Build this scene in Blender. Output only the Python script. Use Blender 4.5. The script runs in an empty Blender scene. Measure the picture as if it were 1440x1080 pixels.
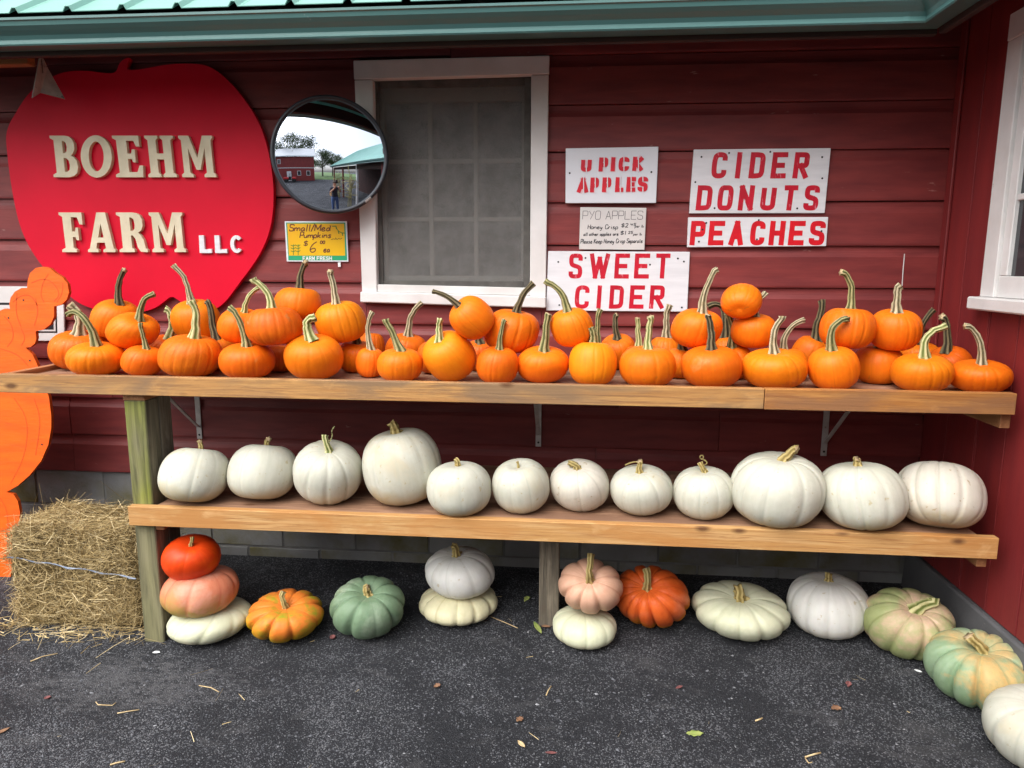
import bpy, bmesh, math, random
import numpy as np
from mathutils import Vector, Matrix
from mathutils.geometry import tessellate_polygon, delaunay_2d_cdt
random.seed(7); RNG = np.random.default_rng(7)
scene = bpy.context.scene
COL = scene.collection
R = math.radians

# ------------------------------------------------------------------ camera
F_PX, YAW, PITCH, ROLL, DIST, EYE = 999.382, .0918, .1656, .0040, 3.4999, 1.6
SHELF_Y, XC = -.80, 1.6646          # front plane of the shelf, plane of the wing wall
CAM = np.array([0, -DIST, EYE])
FW = np.array([-math.sin(YAW)*math.cos(PITCH), math.cos(YAW)*math.cos(PITCH), -math.sin(PITCH)])
_r = np.array([math.cos(YAW), math.sin(YAW), 0.]); _u = np.cross(_r, FW)
RT = math.cos(ROLL)*_r + math.sin(ROLL)*_u
UP = -math.sin(ROLL)*_r + math.cos(ROLL)*_u
cd = bpy.data.cameras.new('camera'); co = bpy.data.objects.new('camera', cd); COL.objects.link(co)
cd.sensor_width = 36; cd.lens = F_PX/1440*36; cd.clip_end = 2000; cd.clip_start = .02
co.matrix_world = Matrix(((RT[0], UP[0], -FW[0], CAM[0]), (RT[1], UP[1], -FW[1], CAM[1]), (RT[2], UP[2], -FW[2], CAM[2]), (0, 0, 0, 1)))
scene.camera = co

# ------------------------------------------------------------------ light: bright overcast day
SUN_EL, SUN_AZ = 50, 212             # azimuth clockwise from +Y: behind the camera, a little to its left
w = bpy.data.worlds.new('World'); scene.world = w; w.use_nodes = True
nt = w.node_tree; nt.nodes.clear()
out = nt.nodes.new('ShaderNodeOutputWorld'); bg = nt.nodes.new('ShaderNodeBackground')
sky = nt.nodes.new('ShaderNodeTexSky'); sky.sky_type = 'NISHITA'; sky.sun_disc = False
sky.sun_elevation = R(SUN_EL); sky.sun_rotation = R(SUN_AZ); sky.dust_density = 4; sky.ozone_density = 1.5; sky.air_density = 1.2
hs = nt.nodes.new('ShaderNodeHueSaturation'); hs.inputs['Saturation'].default_value = .30
nt.links.new(sky.outputs[0], hs.inputs['Color']); nt.links.new(hs.outputs[0], bg.inputs[0]); nt.links.new(bg.outputs[0], out.inputs[0])
bg.inputs[1].default_value = .15
sd = bpy.data.lights.new('sun', 'SUN'); sd.energy = 1.35; sd.angle = R(60); sd.color = (1, .98, .955)
so = bpy.data.objects.new('sun', sd); COL.objects.link(so)
_d = Vector((math.sin(R(SUN_AZ))*math.cos(R(SUN_EL)), math.cos(R(SUN_AZ))*math.cos(R(SUN_EL)), math.sin(R(SUN_EL))))
so.rotation_euler = _d.to_track_quat('Z', 'Y').to_euler(); so.location = (-3, -8, 9)
vs = scene.view_settings; vs.view_transform = 'Standard'; vs.look = 'None'; vs.gamma = 1; vs.use_curve_mapping = False
vs.exposure = 1.0

# ------------------------------------------------------------------ helpers
def ray(px, py):
    return FW + RT*(px-720)/F_PX - UP*(py-540)/F_PX
def at(px, py, ax, val):                      # where a photo pixel meets the plane coord[ax] = val
    d = ray(px, py); return CAM + d*(val-CAM[ax])/d[ax]
def depth(P): return float((np.asarray(P)-CAM) @ FW)
def wallpt(px, py, y=0.): return at(px, py, 1, y)
def gz(y):                                    # the yard falls gently away from the building
    if y >= 0: return .03
    if y > -1.6: return .03+.09*y
    t = min(1, (-1.6-y)/2.0); return -.114-.09*(t-t*t/2)*1.0*(1.0)
def ground_at(px, py):
    d = ray(px, py); lo, hi = .5, 8.
    for _ in range(50):
        m = (lo+hi)/2; P = CAM+d*m
        if P[2] > gz(P[1]): lo = m
        else: hi = m
    return CAM+d*lo
WO = {}
def tag(o, label=None, cat=None, group=None, kind=None):
    if label: o['label'] = label
    if cat: o['category'] = cat
    if group: o['group'] = group
    if kind: o['kind'] = kind
    return o
def place(o, origin, parent):
    origin = np.asarray(origin, float); WO[o.name] = origin
    if parent is not None: o.parent = parent; o.location = origin - WO[parent.name]
    else: o.location = origin
def empty(name, loc, label=None, cat=None, group=None, parent=None):
    o = bpy.data.objects.new(name, None); o.empty_display_size = .1; COL.objects.link(o); place(o, loc, parent)
    return tag(o, label, cat, group)
def mk(name, V, F, mat=None, parent=None, origin=None, smooth=False, attrs=None):
    V = np.asarray(V, float)
    if origin is None:
        a, b = V.min(0), V.max(0); origin = ((a[0]+b[0])/2, (a[1]+b[1])/2, a[2])
    origin = np.asarray(origin, float)
    me = bpy.data.meshes.new(name); me.from_pydata((V-origin).tolist(), [], [tuple(int(i) for i in f) for f in F])
    if smooth: me.polygons.foreach_set('use_smooth', [True]*len(me.polygons))
    for k, v in (attrs or {}).items():
        a = me.attributes.new(k, 'FLOAT', 'POINT'); a.data.foreach_set('value', np.asarray(v, np.float32))
    if mat: me.materials.append(mat)
    me.update()
    o = bpy.data.objects.new(name, me); COL.objects.link(o); place(o, origin, parent)
    return o
def same(o, name, origin, parent, rot=None):   # a copy that shares the mesh
    c = bpy.data.objects.new(name, o.data); COL.objects.link(c); place(c, origin, parent)
    if rot: c.rotation_euler = rot
    return c
CUBE_F = [(0, 3, 2, 1), (4, 5, 6, 7), (0, 1, 5, 4), (1, 2, 6, 5), (2, 3, 7, 6), (3, 0, 4, 7)]
def hexa(name, P, mat, parent=None, bev=.003, seg=1, origin=None, jit=0):
    """P: 4 bottom + 4 top corners"""
    bm = bmesh.new(); vs_ = [bm.verts.new(p) for p in P]
    for f in CUBE_F: bm.faces.new([vs_[i] for i in f])
    if bev: bmesh.ops.bevel(bm, geom=list(bm.edges), offset=bev, segments=seg, affect='EDGES', profile=.6)
    bmesh.ops.recalc_face_normals(bm, faces=list(bm.faces))
    V = [v.co[:] for v in bm.verts]; bm.verts.index_update()
    F = [[v.index for v in f.verts] for f in bm.faces]; bm.free()
    V = np.array(V)
    if jit: V = V + RNG.normal(size=V.shape)*jit
    return mk(name, V, F, mat, parent, origin)
def box(name, a, b, mat, parent=None, bev=.003, seg=1, jit=0):
    (x0, y0, z0), (x1, y1, z1) = a, b
    return hexa(name, [(x0, y0, z0), (x1, y0, z0), (x1, y1, z0), (x0, y1, z0), (x0, y0, z1), (x1, y0, z1), (x1, y1, z1), (x0, y1, z1)], mat, parent, bev, seg,
                origin=((x0+x1)/2, (y0+y1)/2, (z0+z1)/2), jit=jit)
def bar(name, p, q, wd, th, mat, parent, side=(1, 0, 0)):
    p, q = np.array(p, float), np.array(q, float); d = (q-p)/np.linalg.norm(q-p); s = np.array(side, float); s -= d*(s@d); s /= np.linalg.norm(s); n = np.cross(d, s)
    o = [(-1, -1), (1, -1), (1, 1), (-1, 1)]
    return hexa(name, [p+s*a*wd/2+n*b*th/2 for a, b in o]+[q+s*a*wd/2+n*b*th/2 for a, b in o], mat, parent, min(wd, th)*.15)
def tube(pts, rad, n=8, cap=True):
    pts = np.array(pts, float); V, F = [], []; m = len(pts)
    rad = [rad]*m if np.isscalar(rad) else rad
    t0 = pts[1]-pts[0]; ref = np.array([0, 0, 1.]) if abs(t0[2]) < .9*np.linalg.norm(t0) else np.array([1., 0, 0])
    for i in range(m):
        t = pts[min(i+1, m-1)]-pts[max(i-1, 0)]; t = t/(np.linalg.norm(t)+1e-9)
        a = np.cross(t, ref); a /= np.linalg.norm(a)+1e-9; b = np.cross(t, a); ref = -np.cross(t, a) if False else ref
        for k in range(n):
            ang = 2*math.pi*k/n; V.append(pts[i]+rad[i]*(math.cos(ang)*a+math.sin(ang)*b))
    for i in range(m-1):
        for k in range(n): F.append((i*n+k, i*n+(k+1) % n, (i+1)*n+(k+1) % n, (i+1)*n+k))
    if cap: F.append(tuple(range(n))[::-1]); F.append(tuple((m-1)*n+k for k in range(n)))
    return V, F
def joinm(parts):
    V, F = [], []
    for v, f in parts:
        o = len(V); V += list(map(tuple, v)); F += [tuple(i+o for i in q) for q in f]
    return V, F
def bezier(p0, p1, p2, n):
    p0, p1, p2 = map(np.array, (p0, p1, p2)); t = np.linspace(0, 1, n)[:, None]
    return (1-t)**2*p0+2*t*(1-t)*p1+t*t*p2

# ------------------------------------------------------------------ materials
class NT:
    def __init__(s, name):
        s.m = bpy.data.materials.new(name); s.m.use_nodes = True; s.t = s.m.node_tree; s.t.nodes.clear()
        s.out = s.n('ShaderNodeOutputMaterial'); s.b = s.n('ShaderNodeBsdfPrincipled'); s.l(s.b.outputs[0], s.out.inputs[0])
    def n(s, t, **k):
        x = s.t.nodes.new(t)
        for a, v in k.items(): setattr(x, a, v)
        return x
    def l(s, a, b): s.t.links.new(a, b)
    def coords(s, stretch=(1, 1, 1), rnd=True):
        tc = s.n('ShaderNodeTexCoord'); mp = s.n('ShaderNodeMapping'); mp.inputs['Scale'].default_value = stretch
        s.l(tc.outputs['Object'], mp.inputs['Vector'])
        if rnd:
            oi = s.n('ShaderNodeObjectInfo'); mu = s.n('ShaderNodeMath', operation='MULTIPLY'); mu.inputs[1].default_value = 50
            s.l(oi.outputs['Random'], mu.inputs[0]); s.l(mu.outputs[0], mp.inputs['Location'])
        return mp.outputs[0]
    def noise(s, co_, scale, detail=4, rough=.55, dist=0):
        x = s.n('ShaderNodeTexNoise'); x.inputs['Scale'].default_value = scale; x.inputs['Detail'].default_value = detail
        x.inputs['Roughness'].default_value = rough; x.inputs['Distortion'].default_value = dist; s.l(co_, x.inputs['Vector']); return x.outputs['Fac']
    def ramp(s, f, lo, hi, a=0., b=1.):
        x = s.n('ShaderNodeMapRange'); x.inputs[1].default_value = lo; x.inputs[2].default_value = hi; x.inputs[3].default_value = a; x.inputs[4].default_value = b
        s.l(f, x.inputs[0]); return x.outputs[0]
    def mix(s, f, a, b, mode='MIX'):
        x = s.n('ShaderNodeMix', data_type='RGBA', blend_type=mode)
        if isinstance(f, (int, float)): x.inputs[0].default_value = f
        else: s.l(f, x.inputs[0])
        for v, i in ((a, 6), (b, 7)):
            if isinstance(v, tuple): x.inputs[i].default_value = (*v[:3], 1)
            else: s.l(v, x.inputs[i])
        return x.outputs[2]
    def math(s, op, a, b=0.):
        x = s.n('ShaderNodeMath', operation=op)
        for v, i in ((a, 0), (b, 1)):
            if isinstance(v, (int, float)): x.inputs[i].default_value = v
            else: s.l(v, x.inputs[i])
        return x.outputs[0]
    def attr(s, name):
        x = s.n('ShaderNodeAttribute', attribute_name=name); return x.outputs['Fac']
    def base(s, c):
        if isinstance(c, tuple): s.b.inputs['Base Color'].default_value = (*c[:3], 1)
        else: s.l(c, s.b.inputs['Base Color'])
    def bump(s, h, strength, dist=.01):
        x = s.n('ShaderNodeBump'); x.inputs['Strength'].default_value = strength; x.inputs['Distance'].default_value = dist
        s.l(h, x.inputs['Height']); s.l(x.outputs[0], s.b.inputs['Normal'])
    def set(s, **k):
        for a, v in k.items(): s.b.inputs[a.replace('_', ' ')].default_value = v
def pmat(name, c1, c2=None, scale=6, stretch=(1, 1, 1), lo=.35, hi=.65, c3=None, s3=14, lo3=.66, hi3=.70, st3=None, rough=.6, bump=.15, bscale=60, bst=None, metal=0, spec=.4, coat=0, vary=0., rnd=True, bdist=.004, detail=5):
    s = NT(name); c = s.coords(stretch, rnd); col = c1
    if c2: col = s.mix(s.ramp(s.noise(c, scale, detail), lo, hi), c1, c2)
    if c3:
        cc = s.coords(st3 or (1, 1, 1), rnd); col = s.mix(s.ramp(s.noise(cc, s3, 6, .62), lo3, hi3), col, c3)
    if vary:
        oi = s.n('ShaderNodeObjectInfo'); col = s.mix(1., col, s.n('ShaderNodeValue').outputs[0] if False else s.ramp(oi.outputs['Random'], 0, 1, 1-vary, 1+vary*.6), 'MULTIPLY')
    s.base(col); s.set(Roughness=rough, Metallic=metal, Specular_IOR_Level=spec)
    if coat: s.set(Coat_Weight=coat, Coat_Roughness=.25)
    if bump: s.bump(s.noise(s.coords(bst or stretch, rnd), bscale, 6, .6), bump, bdist)
    return s.m
M = {}
M['red'] = pmat('red_barn_paint', (.220, .034, .032), (.145, .021, .022), 3.0, (1, 6, 6), c3=(.34, .17, .15), s3=16, lo3=.685, hi3=.74, st3=(.5, 2, 2), rough=.52, bump=.25, bscale=9, bst=(1, 30, 30), vary=.10)
M['red_wing'] = pmat('red_wing_paint', (.215, .022, .022), (.165, .018, .02), 2.0, (6, 6, 1), c3=(.36, .22, .2), s3=15, lo3=.75, hi3=.77, rough=.5, bump=.22, bscale=9, bst=(30, 30, 1), vary=.07)
M['white'] = pmat('worn_white_paint', (.74, .73, .72), (.60, .585, .57), 3.5, (1, 1, 1), c3=(.28, .26, .23), s3=18, lo3=.70, hi3=.75, rough=.6, bump=.3, bscale=30, bst=(1, 1, 1))
M['white_sign'] = pmat('sign_white_paint', (.74, .75, .78), (.66, .67, .70), 5, (1, 1, 8), c3=(.42, .42, .44), s3=16, lo3=.72, hi3=.78, st3=(.6, 1, 5), rough=.55, bump=.2, bscale=20, bst=(2, 2, 30))
M['sign_paper'] = pmat('laminated_paper', (.66, .64, .62), (.60, .58, .57), 6, rough=.35, bump=.05)
M['sheet_white'] = pmat('white_sheet_metal_sign', (.76, .79, .84), (.71, .74, .79), 3, rough=.38, bump=.04)
M['apple'] = pmat('apple_red_paint', (.68, .001, .026), (.60, .001, .022), 2.5, c3=(.50, .25, .22), s3=11, lo3=.765, hi3=.78, rough=.5, bump=.12, bscale=25, spec=.18)
M['cream'] = pmat('cream_letter_paint', (.70, .63, .46), (.60, .53, .37), 12, c3=(.38, .33, .24), s3=30, lo3=.70, hi3=.76, rough=.6, bump=.2)
M['ink_red'] = pmat('red_brush_paint', (.58, .006, .028), (.44, .004, .02), 30, (1, 1, .5), c3=(.70, .28, .33), s3=60, lo3=.60, hi3=.72, st3=(1, 1, .35), rough=.45, bump=0)
M['ink_red2'] = pmat('red_bright_brush_paint', (.68, .006, .016), (.55, .004, .015), 20, rough=.45, bump=0)
M['ink_spray'] = pmat('red_stencil_spray', (.70, .012, .03), (.58, .01, .03), 25, rough=.5, bump=0)
M['ink_halo'] = pmat('pink_overspray', (.78, .50, .55), (.76, .62, .68), 20, rough=.5, bump=0)
M['ink'] = pmat('black_marker', (.012, .012, .018), rough=.5, bump=0)
M['ink_thin'] = pmat('grey_marker', (.10, .10, .11), (.03, .03, .035), 25, rough=.5, bump=0)
M['ink_brown'] = pmat('brown_marker', (.13, .02, .012), rough=.5, bump=0)
M['yellow'] = pmat('yellow_card', (.82, .50, .01), (.80, .42, .012), 6, rough=.3, bump=0)
M['green_card'] = pmat('green_card', (.02, .38, .14), (.03, .33, .2), 8, rough=.3, bump=0)
M['green_ink'] = pmat('green_print', (.05, .20, .03), rough=.4, bump=0)
M['white_ink'] = pmat('white_print', (.8, .82, .82), rough=.4, bump=0)
M['gutter'] = pmat('green_gutter_paint', (.088, .195, .185), (.07, .165, .158), 1.5, (.4, 1, 1), c3=(.30, .33, .30), s3=20, lo3=.74, hi3=.80, rough=.30, bump=.08, bscale=3, spec=.6)
M['roof'] = pmat('green_metal_roof', (.24, .46, .39), (.20, .40, .34), 2, rough=.34, bump=.06, bscale=4, spec=.6)
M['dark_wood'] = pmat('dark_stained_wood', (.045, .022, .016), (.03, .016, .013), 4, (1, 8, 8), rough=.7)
M['brown_wood'] = pmat('brown_rafter_wood', (.42, .17, .055), (.30, .115, .04), 5, (1, 8, 8), rough=.65)
def wood(name, c1, c2, c3, ax=0, knot=(.12, .05, .02), rough=.62, stain=None):
    def st_(a, b): v = [a, a, a]; v[ax] = b; return tuple(v)
    s = NT(name)
    n1 = s.noise(s.coords(st_(8, .45)), 3.0, 8, .62, 1.2); col = s.mix(s.ramp(n1, .40, .60), c1, c2)
    n2 = s.noise(s.coords(st_(30, .9)), 3.4, 6, .7, .6); col = s.mix(s.ramp(n2, .48, .62, 0, .95), col, c3)
    col = s.mix(s.ramp(s.noise(s.coords(st_(3.2, 1.1)), 1.7, 5, .6, .5), .46, .60, 0, .85), col, stain or c3)
    col = s.mix(s.ramp(s.noise(s.coords(st_(6, 2.5)), 2.2, 5, .6, .5), .60, .72, 0, .6), col, (c1[0]*1.15, c1[1]*1.2, c1[2]*1.3))
    kv = s.n('ShaderNodeTexVoronoi'); s.l(s.coords(st_(9., 4.2)), kv.inputs['Vector']); kv.inputs['Scale'].default_value = 1.0
    col = s.mix(s.ramp(kv.outputs['Distance'], .06, .16, .9, 0), col, knot)
    oi = s.n('ShaderNodeObjectInfo'); col = s.mix(1., col, s.ramp(oi.outputs['Random'], 0, 1, .86, 1.1), 'MULTIPLY')
    s.base(col); s.set(Roughness=rough, Specular_IOR_Level=.3); s.bump(s.math('ADD', n1, n2), .35, .004); return s.m
M['pine'] = wood('new_pine_board', (.50, .235, .068), (.38, .155, .04), (.30, .115, .035), stain=(.27, .13, .06))
M['pine_b'] = wood('weathered_pine_board', (.54, .29, .10), (.43, .21, .07), (.30, .15, .06), stain=(.24, .15, .085))
M['pine_c'] = wood('pale_pine_board', (.55, .33, .14), (.47, .25, .085), (.34, .16, .055), stain=(.44, .20, .06))
M['plank'] = wood('shelf_plank_wood', (.36, .21, .13), (.28, .155, .095), (.20, .11, .07))
M['pine_y'] = wood('new_pine_joist', (.42, .20, .09), (.33, .15, .065), (.26, .11, .045), ax=1)
def post_mat():
    s = NT('treated_post_wood'); c = s.coords((11, 11, .7)); n1 = s.noise(c, 2.8, 8, .62, .6)
    col = s.mix(s.ramp(n1, .35, .68), (.235, .205, .145), (.085, .075, .052))
    al = s.ramp(s.noise(s.coords((2.2, 2.2, .8)), 1.5, 4), .25, .48)
    geo = s.n('ShaderNodeNewGeometry'); sx = s.n('ShaderNodeSeparateXYZ'); s.l(geo.outputs['Normal'], sx.inputs[0])
    fr = s.ramp(sx.outputs[1], -.9, -.4, 1, 0)       # algae grows on the weather face only
    pos = s.n('ShaderNodeSeparateXYZ'); tc = s.n('ShaderNodeTexCoord'); s.l(tc.outputs['Object'], pos.inputs[0])
    hi = s.ramp(pos.outputs[2], -.02, .14, .22, 1)
    col = s.mix(s.math('MULTIPLY', s.math('MULTIPLY', al, fr), hi), col, s.mix(s.ramp(n1, .4, .6), (.26, .29, .035), (.12, .135, .02)))
    s.base(col); s.set(Roughness=.8, Specular_IOR_Level=.2); s.bump(n1, .5, .006); return s.m
M['post'] = post_mat()
M['post_plain'] = wood('grey_post_wood', (.26, .22, .165), (.16, .135, .10), (.10, .085, .065), ax=2, knot=(.10, .08, .06), rough=.8)
M['metal_white'] = pmat('white_enamel_bracket', (.55, .53, .52), (.42, .40, .39), 20, c3=(.22, .13, .09), s3=40, lo3=.66, hi3=.74, rough=.45, bump=.05)
M['black'] = pmat('black_plastic', (.012, .012, .014), rough=.4, bump=0)
M['hole'] = pmat('dark_screw_head', (.02, .02, .022), rough=.5, bump=0)
M['block'] = pmat('concrete_block', (.24, .24, .235), (.17, .17, .17), 3, c3=(.13, .115, .045), s3=2.2, lo3=.47, hi3=.66, rough=.9, bump=.6, bscale=120, vary=.10, bdist=.003)
M['mortar'] = pmat('mortar', (.19, .187, .18), (.13, .13, .125), 10, rough=.95, bump=.5, bscale=150)
M['curb'] = pmat('grey_concrete_footing', (.12, .12, .125), (.085, .085, .09), 5, c3=(.42, .40, .39), s3=9, lo3=.68, hi3=.72, rough=.9, bump=.5, bscale=80)
M['orange_ply'] = pmat('orange_plywood_paint', (.90, .135, .004), (.80, .10, .004), 4, (1, 1, 5), c3=(.70, .09, .01), s3=10, lo3=.60, hi3=.75, st3=(1, 1, 6), rough=.5, bump=.3, bscale=14, bst=(1, 1, 8))
M['orange_groove'] = pmat('orange_routed_line', (.62, .075, .004), rough=.6, bump=0)
M['ply_edge'] = pmat('orange_ply_edge', (.55, .075, .004), rough=.6, bump=.1)
M['rim'] = pmat('black_rubber_rim', (.022, .024, .03), (.03, .033, .042), 8, rough=.38, bump=0)
M['tape'] = pmat('grey_tape', (.5, .5, .48), (.36, .36, .35), 40, rough=.5)
g = NT('mirror_face'); g.base((.80, .85, .95)); g.set(Metallic=1, Roughness=.012); M['mirror'] = g.m
g = NT('window_glass'); g.base((.035, .04, .045)); g.set(Roughness=.08, Specular_IOR_Level=.8); M['glass'] = g.m
def screen_mat():
    s = NT('insect_screen'); c = s.coords((1, 1, 1), False)
    dirt = s.noise(c, 9, 6, .65); col = s.mix(s.ramp(dirt, .3, .8), (.125, .122, .115), (.175, .172, .165))
    s.base(col); s.set(Roughness=.75)
    tr = s.n('ShaderNodeBsdfTransparent'); mx = s.n('ShaderNodeMixShader')
    weave = s.noise(s.coords((1, 1, 1), False), 330, 2, .7)
    a = s.math('ADD', s.ramp(weave, .35, .65, .58, .88), s.ramp(dirt, .3, .7, -.04, .04))
    s.l(a, mx.inputs[0]); s.l(tr.outputs[0], mx.inputs[1]); s.l(s.b.outputs[0], mx.inputs[2]); s.l(mx.outputs[0], s.out.inputs[0])
    return s.m
M['screen'] = screen_mat()
def asphalt():
    s = NT('asphalt'); c = s.coords((1, 1, 1), False)
    v = s.n('ShaderNodeTexVoronoi'); v.inputs['Scale'].default_value = 230; s.l(c, v.inputs['Vector'])
    v2 = s.n('ShaderNodeTexVoronoi'); v2.inputs['Scale'].default_value = 420; s.l(c, v2.inputs['Vector'])
    sep = s.n('ShaderNodeSeparateColor'); s.l(v.outputs['Color'], sep.inputs[0])
    big = s.noise(c, 1.6, 5, .6, .6); big2 = s.noise(c, 6.5, 5, .6)
    wear = s.math('ADD', s.ramp(big, .38, .66), s.ramp(big2, .35, .7, -.35, .35))
    thr = s.math('ADD', sep.outputs[0], s.math('MULTIPLY', wear, .26))
    chip = s.ramp(thr, .86, 1.02); tint = s.mix(sep.outputs[1], (.12, .125, .14), (.235, .24, .255))
    col = s.mix(s.ramp(wear, 0, 1), (.012, .013, .017), (.023, .024, .030))
    col = s.mix(s.ramp(sep.outputs[2], .3, .9, 0, .5), col, (.047, .049, .056))
    col = s.mix(s.math('MULTIPLY', chip, .8), col, tint)
    dust = s.math('MULTIPLY', s.ramp(s.noise(s.coords((1.2, 2.6, 1), False), 2.3, 6, .65, 1.0), .56, .72), .5)
    col = s.mix(dust, col, (.105, .104, .108))
    # a pale scuffed, dusty patch in front of the post, and smaller ones
    tc = s.n('ShaderNodeTexCoord'); mp = s.n('ShaderNodeMapping', vector_type='POINT'); wp = ground_at(190, 958); mp.inputs['Location'].default_value = (-wp[0]*2.2, -wp[1]*5.2, 0); mp.inputs['Scale'].default_value = (2.2, 5.2, 0)
    s.l(tc.outputs['Object'], mp.inputs['Vector']); ln = s.n('ShaderNodeVectorMath', operation='LENGTH'); s.l(mp.outputs[0], ln.inputs[0])
    sc = s.ramp(s.math('ADD', ln.outputs['Value'], s.ramp(s.noise(s.coords((2.2, 7, 1), False), 5, 6, .65, .8), .3, .7, -.55, .55)), .50, .95, .8, 0); sc = s.math('MULTIPLY', sc, s.ramp(s.noise(s.coords((1, 1.6, 1), False), 30, 5, .7), .38, .62)); col = s.mix(sc, col, (.125, .125, .132))
    s.base(col); s.set(Roughness=.82, Specular_IOR_Level=.35)
    h = s.math('ADD', s.ramp(v.outputs['Distance'], 0, .75, 1, 0), s.math('MULTIPLY', v2.outputs['Distance'], -.4))
    s.bump(s.math('ADD', h, s.math('MULTIPLY', chip, .3)), .9, .006); return s.m
M['asphalt'] = asphalt()
M['chip'] = pmat('stone_chip', (.20, .205, .22), (.10, .10, .11), 60, rough=.8, bump=0, vary=0)
def straw_mat(name, a, b, c):
    s = NT(name); r_ = s.attr('rnd'); col = s.mix(s.ramp(r_, 0, .6), a, b); col = s.mix(s.ramp(r_, .6, 1), col, c); s.base(col); s.set(Roughness=.7, Specular_IOR_Level=.25); return s.m
M['straw'] = straw_mat('dry_hay', (.24, .165, .065), (.50, .375, .175), (.80, .66, .40))
M['hay_core'] = pmat('packed_hay', (.17, .12, .05), (.09, .06, .026), 26, (1, 1, 3), rough=.9, bump=.9, bscale=60, bdist=.01)
M['twine'] = pmat('blue_grey_twine', (.17, .22, .32), (.32, .35, .40), 60, rough=.6)
# pumpkin skins: attributes h (-1 bottom .. 1 top), ang (0..1 round), rib (0 in groove .. 1 on crest)
def skin(name, c1, c2, c_top=None, c_bot=None, patch=None, plo=.5, phi=.62, ps=5., rough=.36, groove=None, speck=None, bot_lo=-.85, var=.12, bump=.10, top_lo=.55, top_hi=1., wart=0., bot_hi=-.1):
    s = NT(name); c = s.coords()
    cb = s.n('ShaderNodeCombineXYZ'); s.l(s.math('MULTIPLY', s.attr('ang'), 46.), cb.inputs[0]); s.l(s.math('MULTIPLY', s.attr('h'), 1.3), cb.inputs[1])
    oi = s.n('ShaderNodeObjectInfo'); s.l(s.math('MULTIPLY', oi.outputs['Random'], 40.), cb.inputs[2])
    streak = s.noise(cb.outputs[0], 1.0, 4, .6); blot = s.noise(c, 7, 4)
    col = s.mix(s.ramp(s.math('ADD', s.math('MULTIPLY', streak, .5), s.math('MULTIPLY', blot, .5)), .36, .64), c1, c2)
    if c_bot: col = s.mix(s.ramp(s.math('ADD', s.attr('h'), s.ramp(blot, .3, .7, -.35, .35)), bot_lo, bot_hi, 1, 0), col, c_bot)
    if c_top: col = s.mix(s.ramp(s.math('ADD', s.attr('h'), s.ramp(s.noise(c, 9, 4), .3, .7, -.3, .3)), top_lo, top_hi), col, c_top)
    if patch: col = s.mix(s.ramp(s.noise(c, ps, 5, .6, .4), plo, phi), col, patch)
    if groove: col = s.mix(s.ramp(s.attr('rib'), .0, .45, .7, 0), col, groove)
    col = s.mix(s.ramp(s.noise(c, 60, 4, .65), .40, .66, 0, .30), col, c2); col = s.mix(s.ramp(s.noise(c, 22, 5, .65), .55, .75, 0, .35), col, groove or c2)
    if speck: col = s.mix(s.ramp(s.noise(c, 42, 3, .5), .66, .72, 0, .85), col, speck)
    col = s.mix(1., col, s.ramp(oi.outputs['Random'], 0, 1, 1-var, 1+var*.4), 'MULTIPLY')
    hu = s.n('ShaderNodeHueSaturation'); s.l(col, hu.inputs['Color']); s.l(s.ramp(s.math('FRACT', s.math('MULTIPLY', oi.outputs['Random'], 7.3)), 0, 1, .5-var*.045, .5+var*.045), hu.inputs['Hue']); col = hu.outputs[0]
    s.base(col); s.set(Roughness=rough+.13, Specular_IOR_Level=.26, Subsurface_Weight=.06, Subsurface_Radius=(.02, .008, .003), Subsurface_Scale=.3)
    hgt = s.math('ADD', s.noise(c, 38, 5, .6), s.math('MULTIPLY', streak, .7))
    if wart: hgt = s.math('ADD', hgt, s.math('MULTIPLY', s.noise(c, 14, 4, .6), wart))
    s.bump(hgt, bump*1.5, .006); return s.m
OR1, OR2 = (.87, .205, .005), (.77, .148, .004)
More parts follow.
